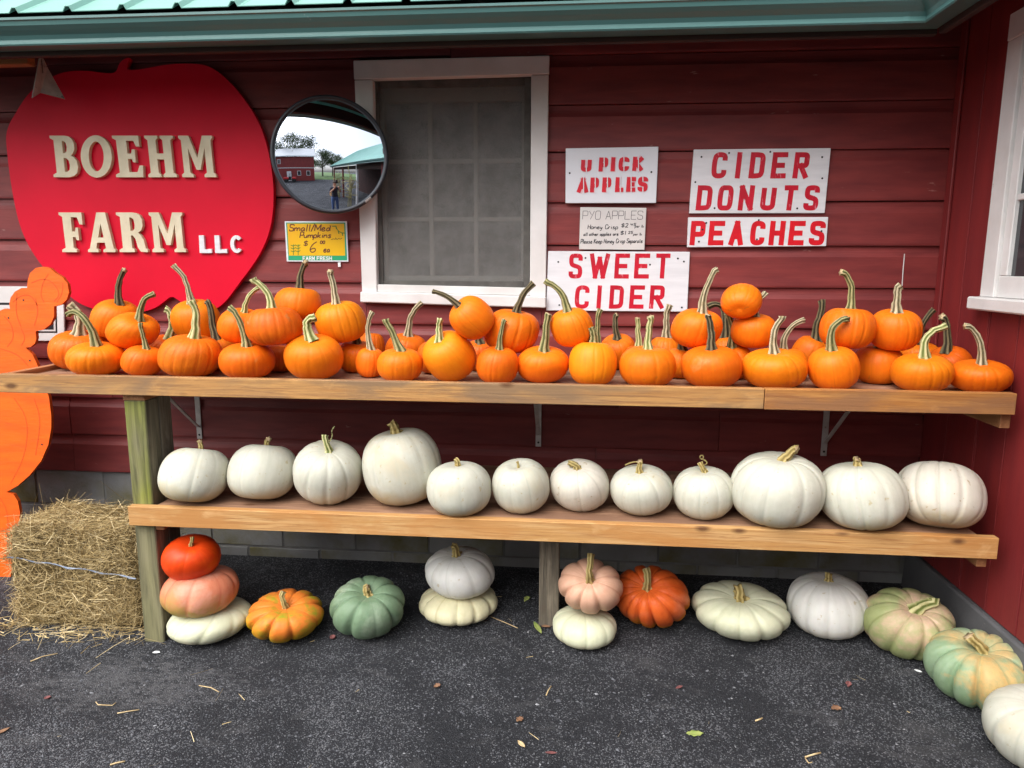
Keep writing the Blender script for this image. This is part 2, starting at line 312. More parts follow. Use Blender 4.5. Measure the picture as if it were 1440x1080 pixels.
SK = {
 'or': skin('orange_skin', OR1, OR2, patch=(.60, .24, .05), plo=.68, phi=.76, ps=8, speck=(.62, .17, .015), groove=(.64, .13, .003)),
 'ora': skin('deep_orange_skin', (.78, .165, .004), (.66, .118, .004), patch=(.50, .20, .05), plo=.66, phi=.76, ps=9, speck=(.6, .22, .06), groove=(.55, .095, .003), bump=.16),
 'orb': skin('amber_orange_skin', (.87, .235, .006), (.79, .185, .004), groove=(.70, .16, .004)),
 'orscar': skin('scarred_orange_skin', (.80, .20, .006), (.70, .145, .005), patch=(.42, .16, .03), plo=.60, phi=.70, ps=7, groove=(.55, .10, .004), bump=.22),
 'wh': skin('white_skin', (.585, .575, .49), (.49, .485, .40), c_bot=(.47, .39, .23), patch=(.53, .46, .31), plo=.54, phi=.74, ps=4, groove=(.42, .43, .355), speck=(.44, .38, .24), var=.06, bot_hi=-.35, rough=.38),
 'whg': skin('chalk_white_skin', (.71, .70, .66), (.63, .62, .58), c_bot=(.62, .56, .45), groove=(.52, .51, .46), speck=(.5, .43, .3), var=.04, bot_hi=-.35),
 'whw': skin('warm_white_skin', (.62, .58, .50), (.53, .50, .42), c_bot=(.46, .38, .25), groove=(.36, .34, .28), speck=(.36, .27, .15), var=.06, bot_hi=-.35),
 'cream': skin('cream_white_skin', (.66, .62, .42), (.57, .53, .34), groove=(.40, .35, .19), patch=(.50, .34, .16), plo=.62, phi=.72, var=.05, bump=.2),
 'pale': skin('pale_green_white_skin', (.66, .66, .49), (.56, .575, .40), groove=(.44, .46, .29), c_bot=(.64, .58, .40), var=.05, bump=.14),
 'pink': skin('pink_green_skin', (.66, .235, .135), (.58, .19, .10), c_bot=(.34, .27, .06), groove=(.54, .145, .08), patch=(.64, .30, .20), var=.05, bump=.2, bot_lo=-.75, bot_hi=.35),
 'pinkb': skin('pink_buff_skin', (.70, .42, .29), (.62, .35, .23), c_bot=(.60, .33, .21), groove=(.50, .24, .145), patch=(.50, .25, .165), plo=.6, phi=.75, var=.05, bump=.2, wart=.7),
 'redor': skin('red_orange_skin', (.72, .060, .005), (.62, .046, .005), patch=(.75, .15, .006), plo=.5, phi=.72, ps=3.5, groove=(.60, .045, .004), var=.04, rough=.3, bump=.05),
 'redcin': skin('red_fairytale_skin', (.74, .15, .025), (.63, .095, .014), c_bot=(.74, .28, .01), groove=(.42, .035, .008), patch=(.72, .20, .09), plo=.50, phi=.68, var=.04, bump=.26, wart=.6, bot_lo=-.35, bot_hi=.15),
 'oryel': skin('orange_yellow_green_skin', (.74, .22, .035), (.66, .17, .024), c_bot=(.55, .36, .008), patch=(.27, .28, .02), plo=.50, phi=.64, ps=9, groove=(.56, .125, .02), var=.04, bump=.2, bot_lo=-.15, bot_hi=.6),
 'green': skin('grey_green_skin', (.19, .275, .175), (.145, .225, .13), groove=(.085, .15, .085), patch=(.28, .35, .25), plo=.5, phi=.66, ps=6, var=.04, bump=.26, wart=.6),
 'pinkgr': skin('buff_green_skin', (.38, .41, .20), (.30, .34, .13), patch=(.58, .40, .28), plo=.46, phi=.58, ps=5.0, groove=(.20, .215, .075), var=.04, bump=.2),
 'blue': skin('blue_green_skin', (.29, .385, .26), (.21, .31, .165), patch=(.56, .37, .15), plo=.52, phi=.64, ps=6.5, c_top=(.55, .38, .17), top_lo=.8, top_hi=1.2, groove=(.12, .20, .10), var=.03, bump=.26, wart=.6),
}
def stem_mat(name, a, b, c):
    s = NT(name); r_ = s.attr('rib'); n = s.noise(s.coords((1, 1, 1)), 60, 4)
    col = s.mix(s.ramp(r_, .2, .8), a, b); col = s.mix(s.ramp(n, .5, .72, 0, .7), col, c); s.base(col); s.set(Roughness=.75, Specular_IOR_Level=.25); s.bump(n, .3, .003); return s.m
ST = {
 'g': stem_mat('green_tan_stem', (.050, .060, .014), (.36, .32, .15), (.17, .14, .05)),
 'd': stem_mat('dark_stem', (.016, .014, .007), (.17, .135, .07), (.07, .055, .025)),
 'l': stem_mat('light_green_stem', (.11, .14, .03), (.56, .53, .27), (.32, .28, .11)),
 't': stem_mat('tan_grey_stem', (.085, .070, .032), (.50, .43, .28), (.24, .19, .09)),
 's': stem_mat('straw_stub_stem', (.20, .15, .045), (.48, .38, .16), (.36, .24, .08)),
}
M['stem_cut'] = pmat('cut_stem_end', (.52, .40, .24), (.38, .26, .13), 50, rough=.8)

# ------------------------------------------------------------------ ground
ys = [0.3, 0, -.2, -.4, -.6, -.8, -1, -1.2, -1.4, -1.6, -1.8, -2, -2.4, -2.8, -3.2, -3.6, -8, -20, -60, -400]
V = []; F = []
for y in [60]+ys: V += [(-300, y, gz(y)), (300, y, gz(y))]
for i in range(len(ys)): F.append((2*i, 2*i+2, 2*i+3, 2*i+1))
tag(mk('ground', V, F, M['asphalt'], None, (0, 0, 0), smooth=True), kind='structure')

# ------------------------------------------------------------------ the farm building
barn = empty('barn_building', (0, .3, gz(.3)), 'red board barn with white trimmed windows and green metal roof', 'building')
XL = -4.6
zl = [wallpt(400, y)[2] for y in (152, 215, 277.6, 338, 397.7)]
zr = [wallpt(1000, y)[2] for y in (145, 212, 284, 345.5, 404.5)]
z6 = wallpt(640, 457)[2]; z_found = wallpt(150, 664)[2]
nlow = 4; step = (z6-z_found)/nlow
low = [z6-step*i for i in range(1, nlow)]
L_lines = [zl[0]+.66, zl[0]+.44, zl[0]+.22]+zl+[z6]+low+[z_found]
R_lines = [zr[0]+.66, zr[0]+.44, zr[0]+.22]+zr+[z6]+low+[z_found]
# window opening in the main wall (outer trim corners from the photo)
WX0, WX1 = wallpt(504, 250)[0], wallpt(770, 250)[0]; WZ0, WZ1 = wallpt(640, 427)[2], wallpt(640, 81)[2]
TRIM = .085
def slab(x0, x1, z0, z1):
    return [(x, y, z) for y in (.035, .08) for x, z in ((x0, z0), (x1, z0), (x1, z1), (x0, z1))], [(0, 1, 2, 3), (7, 6, 5, 4), (0, 4, 5, 1), (3, 2, 6, 7), (1, 5, 6, 2), (0, 3, 7, 4)]
_x0, _x1 = WX0+.05, WX1-.05; _z0, _z1 = WZ0+.05, WZ1-.06
siding = mk('siding', *joinm([slab(XL, _x0, z_found, L_lines[0]), slab(_x1, XC+.1, z_found, L_lines[0]), slab(_x0, _x1, z_found, _z0), slab(_x0, _x1, _z1, L_lines[0])]), M['dark_wood'], barn)
def siding_board(x0, x1, z0, z1):
    prof = [(.0, z0+.003), (-.0015, z0+.012), (0., z0+.05), (0., z1-.052), (.004, z1-.045), (.0095, z1-.034), (.0125, z1-.022), (.0135, z1-.004), (.0135, z1), (.033, z1), (.033, z0+.003)]
    n = max(2, int((x1-x0)/.4)+1); xs = np.linspace(x0, x1, n); V = []; F = []; m = len(prof)
    a, b = RNG.uniform(-1, 1, 2)
    for i, x in enumerate(xs):
        dz = .0016*math.sin(a*3+x*1.7); dy = .0012*math.sin(b*5+x*2.3)
        for (y, z) in prof: V.append((x, y+dy, z+dz))
    for i in range(n-1):
        for k in range(m): F.append((i*m+k, i*m+(k+1) % m, (i+1)*m+(k+1) % m, (i+1)*m+k))
    F.append(tuple(range(m))[::-1]); F.append(tuple((n-1)*m+k for k in range(m)))
    F = [f[::-1] for f in F]
    mk('siding_board', V, F, M['red'], siding, ((x0+x1)/2, 0, (z0+z1)/2))
jl = wallpt(161, 590)[0]
for i in range(len(L_lines)-1):
    zt, zb = L_lines[i], L_lines[i+1]
    if zt <= z6+.001:                        # full-length boards below the window
        cuts = [XL, jl if i == 9 else RNG.uniform(-2.9, -1.6), RNG.uniform(-.6, 1.0), XC-.002]
        for a, b in zip(cuts, cuts[1:]): siding_board(a+.0012, b-.0012, zb, zt)
    else:
        lx = WX0+.02 if zb < WZ1-.02 else (WX0+WX1)/2
        rx = WX1-.02 if zb < WZ1-.02 else (WX0+WX1)/2
        c = RNG.uniform(-3.9, -2.9)
        siding_board(XL, c-.001, zb, zt); siding_board(c+.001, lx-.001, zb, zt)
for i in range(len(R_lines)-1):
    zt, zb = R_lines[i], R_lines[i+1]
    if zt <= z6+.001: continue
    siding_board((WX1-.02 if zb < WZ1-.02 else (WX0+WX1)/2)+.001, XC-.002, zb, zt)
# boards just under the window sill level that carry on behind it
siding_board(WX0+.021, WX1-.021, max(zl[4], zr[4]) if False else z6, WZ0+.04)
# foundation of concrete blocks
found = box('foundation', (XL, .031, -.25), (XC+.1, .11, z_found-.004), M['mortar'], barn, bev=0)
bh = .19; zt = z_found-.006; row = 0
while zt > -.1:
    off = wallpt(130, 680)[0] % .4 + (0 if row % 2 == 0 else .2)
    x = XL+.05+(off-XL) % .4-.4
    while x < XC-.02:
        a, b = max(x+.005, XL), min(x+.395, XC-.01)
        if b-a > .05: box('concrete_block', (a, .026+RNG.uniform(-.002, .002), zt-bh), (b, .0395, zt), M['block'], found, bev=.004, jit=.0006)
        x += .4
    zt -= bh+.01; row += 1
# main window
win = empty('window', ((WX0+WX1)/2, .0, WZ0), parent=barn)
def q(px0, px1, py0, py1, y): a, b = wallpt(px0, py1, y), wallpt(px1, py0, y); return a, b
fy0, fy1 = -.024, .02
tl, tr_, bl, br = wallpt(497, 85, fy0), wallpt(772.5, 78, fy0), wallpt(509, 424, fy0), wallpt(767, 432, fy0)
def wallquad(name, P, y0, y1, mat, parent, bev=.003, jit=0):     # P: bl, br, tr, tl as (x, z)
    f = [(x, y0, z) for x, z in P]; k = [(x, y1, z) for x, z in P]
    return hexa(name, [f[0], f[1], k[1], k[0], f[3], f[2], k[2], k[3]], mat, parent, bev, jit=jit)
XZ = lambda p: (p[0], p[2])
ti = [wallpt(*p_, fy0) for p_ in ((525, 110), (747, 105), (530, 402), (745, 407))]
wallquad('casing_head', [XZ(wallpt(498, 112, fy0)), XZ(wallpt(772, 104, fy0)), XZ(tr_), XZ(tl)], fy0-.003, fy1, M['white'], win)
wallquad('casing_side', [XZ(wallpt(509, 410.5, fy0)), XZ(wallpt(530, 411.3, fy0)), XZ(wallpt(524, 112, fy0)), XZ(wallpt(498.5, 112.6, fy0))], fy0, fy1, M['white'], win)
wallquad('casing_side', [XZ(wallpt(745, 416.5, fy0)), XZ(wallpt(767.5, 417.2, fy0)), XZ(wallpt(771.5, 105, fy0)), XZ(wallpt(747, 105.6, fy0))], fy0, fy1, M['white'], win)
wallquad('stool', [XZ(wallpt(530, 411, fy0)), XZ(wallpt(745, 416, fy0)), XZ(wallpt(745, 405, fy0)), XZ(wallpt(530, 400, fy0))], fy0+.006, .08, M['white'], win)
wallquad('sill', [XZ(wallpt(508, 425, fy0)), XZ(wallpt(768, 433, fy0)), XZ(wallpt(768, 417, fy0)), XZ(wallpt(508, 410, fy0))], fy0-.02, .04, M['white'], win, bev=.005)
bx0, bx1 = wallpt(524, 250)[0], wallpt(747, 250)[0]; bz0, bz1 = wallpt(640, 404)[2], wallpt(640, 108)[2]
# the opening's lining, screen frame, screen, sash, muntins and panes
box('jamb', (bx0-.03, .021, bz0-.03), (bx0+.004, .16, bz1+.03), M['white'], win); box('jamb', (bx1-.004, .021, bz0-.03), (bx1+.03, .16, bz1+.03), M['white'], win)
box('jamb_head', (bx0+.005, .021, bz1-.004), (bx1-.005, .16, bz1+.03), M['dark_wood'], win)
M['scr_frame'] = pmat('grey_screen_frame', (.10, .095, .085), (.065, .06, .055), 18, c3=(.3, .28, .25), s3=30, lo3=.68, hi3=.72, rough=.7)
M['old_sash'] = pmat('old_grey_sash_paint', (.62, .59, .52), (.48, .45, .39), 10, rough=.8)
sf = empty('screen_frame', ((bx0+bx1)/2, .02, bz0), parent=win)
fwid = .036
for a, b in (((bx0+.005, bz0), (bx0+fwid, bz1-.006)), ((bx1-fwid, bz0), (bx1-.005, bz1-.006)), ((bx0+fwid, bz0), (bx1-fwid, bz0+.030)), ((bx0+fwid, bz1-.04), (bx1-fwid, bz1-.006))):
    box('rail', (a[0]+.0005, .018, a[1]), (b[0]-.0005, .036, b[1]), M['scr_frame'], sf, bev=.002)
mk('insect_screen', [(bx0+.02, .027, bz0+.01), (bx1-.02, .027, bz0+.01), (bx1-.02, .027, bz1-.02), (bx0+.02, .027, bz1-.02)], [(0, 1, 2, 3)], M['screen'], sf)
sash = empty('sash', ((bx0+bx1)/2, .06, bz0), parent=win)
sx0, sx1, sz0, sz1 = bx0+.055, bx1-.05, bz0+.055, bz1-.10
box('stile', (bx0+.005, .040, bz0+.001), (sx0, .09, bz1-.006), M['old_sash'], sash); box('stile', (sx1, .040, bz0+.001), (bx1-.005, .09, bz1-.006), M['old_sash'], sash)
box('bottom_rail', (sx0+.001, .040, bz0+.001), (sx1-.001, .09, sz0), M['old_sash'], sash); box('top_rail', (sx0+.001, .040, sz1), (sx1-.001, .09, bz1-.006), M['old_sash'], sash)
for k in (1, 2):
    x = sx0+(sx1-sx0)*k/3; z = sz0+(sz1-sz0)*k/3
    box('muntin', (x-.010, .041, sz0+.001), (x+.010, .088, sz1-.001), M['old_sash'], sash, bev=.003)
    for j in range(3):
        a, b = sx0+(sx1-sx0)*j/3+(.011 if j else .001), sx0+(sx1-sx0)*(j+1)/3-(.011 if j < 2 else .001)
        box('muntin', (a, .043, z-.010), (b, .086, z+.010), M['old_sash'], sash, bev=.003)
pane = None
for i in range(3):
    for j in range(3):
        a = sx0+(sx1-sx0)*(i+.5)/3; c = sz0+(sz1-sz0)*(j+.5)/3; hw = (sx1-sx0)/6-.005; hh = (sz1-sz0)/6-.005
        if pane is None: pane = box('pane', (a-hw, .066, c-hh), (a+hw, .069, c+hh), M['glass'], sash, bev=0)
        else: same(pane, 'pane', (a, .0675, c), sash)
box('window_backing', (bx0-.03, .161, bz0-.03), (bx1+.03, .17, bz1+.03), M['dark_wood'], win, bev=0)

# wing wall on the right, running towards the camera
WY_END = -2.35
z_wing = at(1341, 822, 0, XC)[2]
wing = mk('wing_wall', [(XC+.03, .08, z_wing), (XC+.03, WY_END, z_wing), (XC+.03, WY_END, 3.12), (XC+.03, .08, 3.12), (XC+.07, .08, z_wing), (XC+.07, WY_END, z_wing), (XC+.07, WY_END, 3.12), (XC+.07, .08, 3.12)],
          [(3, 2, 1, 0), (4, 5, 6, 7), (1, 2, 6, 5)], M['dark_wood'], barn)
g1 = at(1370, 250, 0, XC)[1]; g2 = at(1388, 470, 0, XC)[1]
yv = [.014, g1, g2]
while yv[-1] > WY_END+.1: yv.append(max(yv[-1]-.205, WY_END))
vw = [at(1419, 62, 0, XC), at(1383, 413, 0, XC)]
vy0 = (vw[0][1]+vw[1][1])/2-.03; vz1 = at(1428, 22, 0, XC)[2]; vz0 = at(1384, 417, 0, XC)[2]; vy1 = vy0-.98
yv = sorted(set(yv+[vy0-.05, vy1+.05]), reverse=True)
for a, b in zip(yv, yv[1:]):
    segs = [(z_wing, 3.12)]
    if b < vy0-.051 and a > vy1+.051: segs = [(z_wing, vz0+.02), (vz1-.03, 3.12)]
    for z0, z1 in segs:
        dx = RNG.uniform(-.0015, .0015)
        box('wall_board', (XC+dx, b+.003, z0), (XC+.0295, a-.003, z1), M['red_wing'], wing, bev=.0008)
box('corner_trim', (XC-.014, -.052, z6-.1), (XC-.002, -.001, 2.95), M['red_wing'], wing, bev=.003)
# concrete footing of the wing with its chipped white edge
P = [(XC-.045, 0.012, -.25), (XC-.045, WY_END, -.25), (XC+.05, WY_END, -.25), (XC+.05, .012, -.25), (XC-.02, .012, z_wing-.006), (XC-.02, WY_END, z_wing-.006), (XC+.05, WY_END, z_wing-.006), (XC+.05, .012, z_wing-.006)]
hexa('footing', [P[i] for i in (0, 3, 2, 1, 4, 7, 6, 5)], M['curb'], barn, .008)
# wing window: casing, sill, sash, muntins, panes
ww = empty('window', (XC, (vy0+vy1)/2, vz0), parent=barn)
cw = .095
cx0, cx1 = XC-.026, XC+.0
box('casing_side', (cx0, vy0-cw, vz0+.001), (cx1-.003, vy0, vz1-.10), M['white'], ww); box('casing_side', (cx0, vy1, vz0+.001), (cx1-.003, vy1+cw, vz1-.10), M['white'], ww)
box('casing_head', (cx0-.003, vy1, vz1-.099), (cx1-.003, vy0, vz1), M['white'], ww)
sl = at(1368, 434, 0, XC-.06)
box('sill', (XC-.062, vy1-.04, vz0-.052), (XC+.02, vy0+.024, vz0), M['white'], ww, bev=.006)
ya, yb = vy0-cw-.001, vy1+cw+.001
box('sash_rail', (XC-.012, yb, vz0+.001), (XC+.02, ya, vz0+.085), M['white'], ww); box('sash_rail', (XC-.012, yb, vz1-.16), (XC+.02, ya, vz1-.101), M['white'], ww)
box('sash_stile', (XC-.012, ya-.05, vz0+.086), (XC+.02, ya, vz1-.161), M['white'], ww); box('sash_stile', (XC-.012, yb, vz0+.086), (XC+.02, yb+.05, vz1-.161), M['white'], ww)
zm = at(1436, 277, 0, XC)[2]
box('muntin', (XC-.008, yb+.051, zm-.012), (XC+.018, ya-.051, zm+.012), M['white'], ww)
box('muntin', (XC-.007, (ya+yb)/2-.012, vz0+.086), (XC+.017, (ya+yb)/2+.012, zm-.013), M['white'], ww); box('muntin', (XC-.007, (ya+yb)/2-.012, zm+.013), (XC+.017, (ya+yb)/2+.012, vz1-.161), M['white'], ww)
for y0, y1 in ((yb+.051, (ya+yb)/2-.0125), ((ya+yb)/2+.0125, ya-.051)):
    for z0, z1 in ((vz0+.087, zm-.0125), (zm+.0125, vz1-.162)): box('pane', (XC+.004, y0, z0), (XC+.008, y1, z1), M['glass'], ww, bev=0)

# eaves: gutter, fascia, metal roofs
GY = -.56
gz0 = wallpt(500, 52.5, GY)[2]; gz1 = wallpt(350, 16.5, GY-.03)[2]; GX = wallpt(1302, 26, GY)[0]
gh = gz1-gz0
prof = [(-.075, 0), (0., 0.), (.004, .006), (.0, .014), (-.004, .03*gh/.12), (.004, .40*gh), (.022, .56*gh), (.036, .70*gh), (.040, .86*gh), (.046, .90*gh), (.046, gh), (.040, gh), (.034, .9*gh), (-.07, .9*gh), (-.075, .5*gh)]
def gutter_run(name, x0, y0, x1, y1, mode):
    V = []
    for o, z in prof:
        if mode == 0: V += [(x0, GY-o, gz0+z), (GX-o, GY-o, gz0+z)]
        else: V += [(GX-o, GY-o-.001, gz0+z), (GX-o, y1, gz0+z)]
    m = len(prof); F = [(2*k, 2*((k+1) % m), 2*((k+1) % m)+1, 2*k+1) for k in range(m)]
    F += [tuple(2*k for k in range(m))[::-1], tuple(2*k+1 for k in range(m))]
    return V, F
WING_Y = -9.5
V, F = gutter_run('g', -7, 0, 0, 0, 0); gut = mk('gutter', V, F, M['gutter'], barn, (-2, GY, gz0))
V, F = gutter_run('g', 0, 0, 0, WING_Y, 1); gut2 = mk('gutter', V, F, M['gutter'], barn, (GX, -4, gz0))
# gutter joint strap near the corner
sx = wallpt(1275, 20, GY)[0]
V = []; F = []
for k, (o, z) in enumerate(prof[1:11]): V += [(sx-.012, GY-o-.0025, gz0+z), (sx+.012, GY-o-.0025, gz0+z)]
for k in range(9): F.append((2*k, 2*k+2, 2*k+3, 2*k+1))
mk('joint_strap', V, F, M['gutter'], gut)
box('fascia', (-7, GY+.078, gz0-.02), (GX+.08, GY+.105, gz1+.0), M['dark_wood'], barn); box('fascia', (GX+.081, WING_Y, gz0-.02), (GX+.108, GY+.07, gz1+.0), M['dark_wood'], barn)
zs0 = gz1-.004; sl_ = math.tan(R(31))
hexa('eave_sheathing', [(-7, GY+.106, zs0+.106*sl_-.03), (XC+.3, GY+.106, zs0+.106*sl_-.03), (XC+.3, .3, zs0+(.3-GY)*sl_-.03), (-7, .3, zs0+(.3-GY)*sl_-.03), (-7, GY+.106, zs0+.106*sl_-.008), (XC+.3, GY+.106, zs0+.106*sl_-.008), (XC+.3, .3, zs0+(.3-GY)*sl_-.008), (-7, .3, zs0+(.3-GY)*sl_-.008)], M['dark_wood'], barn, 0)
hexa('eave_sheathing', [(GX+.109, WING_Y, zs0+.109*sl_-.03), (XC+.3, WING_Y, zs0+(XC+.3-GX)*sl_-.03), (XC+.3, GY+.10, zs0+(XC+.3-GX)*sl_-.03), (GX+.109, GY+.10, zs0+.109*sl_-.03), (GX+.109, WING_Y, zs0+.109*sl_-.008), (XC+.3, WING_Y, zs0+(XC+.3-GX)*sl_-.008), (XC+.3, GY+.10, zs0+(XC+.3-GX)*sl_-.008), (GX+.109, GY+.10, zs0+.109*sl_-.008)], M['dark_wood'], barn, 0)
b0 = wallpt(44, 92, -.25)
box('rafter_tail', (-3.4, -.27, b0[2]), (b0[0], -.22, b0[2]+.14), M['brown_wood'], barn)
PT = math.tan(R(31))
def roof_panel(main, s0, ribs, length, parent):
    """s0: start along the eave; sheet with trapezoid ribs running up the slope; edge follows the valley"""
    pr = []; pit = .235
    for k in range(ribs):
        a = s0+k*pit; pr += [(a, 0), (a+.178, 0), (a+.190, .020), (a+.206, .020), (a+.218, 0)]
    pr.append((s0+ribs*pit-.0015, 0)); V = []; F = []
    for (s, h) in pr:
        if main:
            c = max(0., s-GX); z = gz1+.03+h
            V += [(s, GY-.005+c, z+c*PT), (s, GY+length, z+(length+.005)*PT)]
        else:
            c = max(0., s-GY) ; z = gz1+.03+h
            V += [(GX-.005+c, s, z+c*PT), (GX+length, s, z+(length+.005)*PT)]
    n = len(pr)
    for k in range(n-1): F.append((2*k, 2*k+2, 2*k+3, 2*k+1) if not main else (2*k, 2*k+2, 2*k+3, 2*k+1)[::-1])
    o = mk('roof_panel', V, F, M['roof'], parent)
    md = o.modifiers.new('thickness', 'SOLIDIFY'); md.thickness = .003; md.offset = 0
roof = empty('roof', (0, GY, gz1), parent=barn)
s = -7.
while s < GX+2.3: roof_panel(True, s, 4, 3.0, roof); s += .94
s = WING_Y
while s < GY+2.3: roof_panel(False, s, 4, 3.6, roof); s += .94
# open porch of the wing beyond the wall (seen only in the mirror)
M['porch_dark'] = pmat('dark_porch_boards', (.05, .02, .018), (.03, .015, .014), 3, rough=.8)
for y in (WY_END-.06, -4.6, -6.9, WING_Y+.12):
    box('porch_post', (XC-.02, y-.06, -.25), (XC+.10, y+.06, gz0-.013), M['white'] if y == -4.6 else M['red'], barn)
box('porch_header', (XC-.01, WING_Y+.06, gz0-.26), (XC+.06, WY_END-.13, gz0-.014), M['dark_wood'], barn)
box('porch_back_wall', (XC+3.0, WING_Y, -.3), (XC+3.06, .2, gz0+1.0), M['porch_dark'], barn)

# ------------------------------------------------------------------ wooden display shelf
UT, UB = wallpt(720, 540, SHELF_Y)[2], wallpt(720, 567.5, SHELF_Y)[2]
LT, LB = wallpt(720, 732, SHELF_Y)[2], wallpt(720, 760, SHELF_Y)[2]
UXL, UXR, UXJ = wallpt(-5, 527, SHELF_Y)[0], wallpt(1430, 560, SHELF_Y)[0], wallpt(1075, 560, SHELF_Y)[0]
LXL, LXR = wallpt(180, 722, SHELF_Y)[0], wallpt(1404, 770, SHELF_Y)[0]
shelf = empty('display_shelf', (0, SHELF_Y/2, gz(SHELF_Y/2)), 'two tier wooden display shelf with pine front boards against the red wall', 'shelf')
box('front_board', (UXL, SHELF_Y, UB), (UXJ-.0015, SHELF_Y+.036, UT), M['pine_b'], shelf, bev=.002)
box('front_board', (UXJ+.0015, SHELF_Y-.001, UB-.002), (UXR, SHELF_Y+.036, UT), M['pine'], shelf, bev=.002)
box('front_board', (LXL, SHELF_Y, LB), (LXR, SHELF_Y+.036, LT), M['pine_c'], shelf, bev=.002)
yr = SHELF_Y+.037
def ybox(name, x0, x1, y0, y1, z0, z1, mat): return box(name, (x0, y0, z0), (x1, y1, z1), mat, shelf, bev=.002)
ybox('end_rail', UXL, UXL+.034, yr, -.004, UB+.005, UT-.001, M['pine_y'])
US, LS = UT-.022, LT-.004          # walking surfaces of the two shelves
w4 = (-.006-yr)/4
for k in range(4):
    y0 = yr+w4*k+.0015; y1 = yr+w4*(k+1)-.0015
    box('plank', (UXL+.036, y0, US-.026), (UXR-.004, y1, US-RNG.uniform(0, .0012)), M['plank'], shelf, bev=.0015)
    if k < 4: box('plank', (LXL+.105 if k < 1 else LXL+.004, y0, LS-.026), (LXR-.055, y1, LS-RNG.uniform(0, .0012)), M['plank'], shelf, bev=.0015)
pl = [wallpt(173, 580, SHELF_Y+.037), wallpt(203, 580, SHELF_Y+.037)]
PX0, PX1 = pl[0][0]+.006, pl[0][0]+.098
PB = gz(SHELF_Y+.08)-.01
# left post: the lower board is nailed in front of it, so is the upper shelf joist on its top
box('post', (PX0, yr+.001, PB), (PX1, yr+.093, UB-.03), M['post'], shelf, bev=.004)
box('post', (PX0+.035, yr+.097, gz(yr+.2)-.01), (PX1+.002, yr+.186, UB-.03), M['post_plain'], shelf, bev=.004)
ybox('joist', PX0-.002, PX1+.0, yr+.0005, -.02, UB-.029, UB+.02, M['pine_y'])
ybox('joist', PX1+.004, PX1+.042, yr+.0005, -.02, LB-.03, LS-.027, M['pine_y'])
ux = wallpt(1408, 595, SHELF_Y+.03)[0]; zb = wallpt(1410, 603, SHELF_Y+.03)[2]
ybox('ledger', ux, ux+.036, SHELF_Y+.0375, -.02, zb, US-.027, M['pine_y'])
ux = wallpt(1373, 790, SHELF_Y+.04)[0]; zb = wallpt(1380, 797, SHELF_Y+.04)[2]
ybox('ledger', ux, ux+.036, SHELF_Y+.0375, -.02, zb, LS-.027, M['pine_y'])
mp = ground_at(772, 880); mx = mp[0]
box('post', (mx-.047, mp[1], gz(mp[1])-.01), (mx+.043, mp[1]+.09, LS-.027), M['post_plain'], shelf, bev=.004)
for px, py in ((281, 617), (757, 628), (1158, 641)):
    b = wallpt(px, py, -.006); x = b[0]; zt = US-.0275
    br_ = empty('bracket', (x, -.006, b[2]), parent=shelf)
    box('wall_leg', (x-.014, -.0075, b[2]), (x+.014, -.0025, zt-.006), M['metal_white'], br_, bev=.001)
    box('top_arm', (x-.014, -.50, zt-.0055), (x+.014, -.0025, zt-.0005), M['metal_white'], br_, bev=.001)
    bar('strut', (x, -.011, b[2]+.065), (x, -.42, zt-.012), .018, .006, M['metal_white'], br_)
    for dz in (.022,):
        V, F = tube([(x, -.0076, b[2]+dz), (x, -.0095, b[2]+dz)], .0055, 10); mk('screw', V, F, M['hole'], br_)

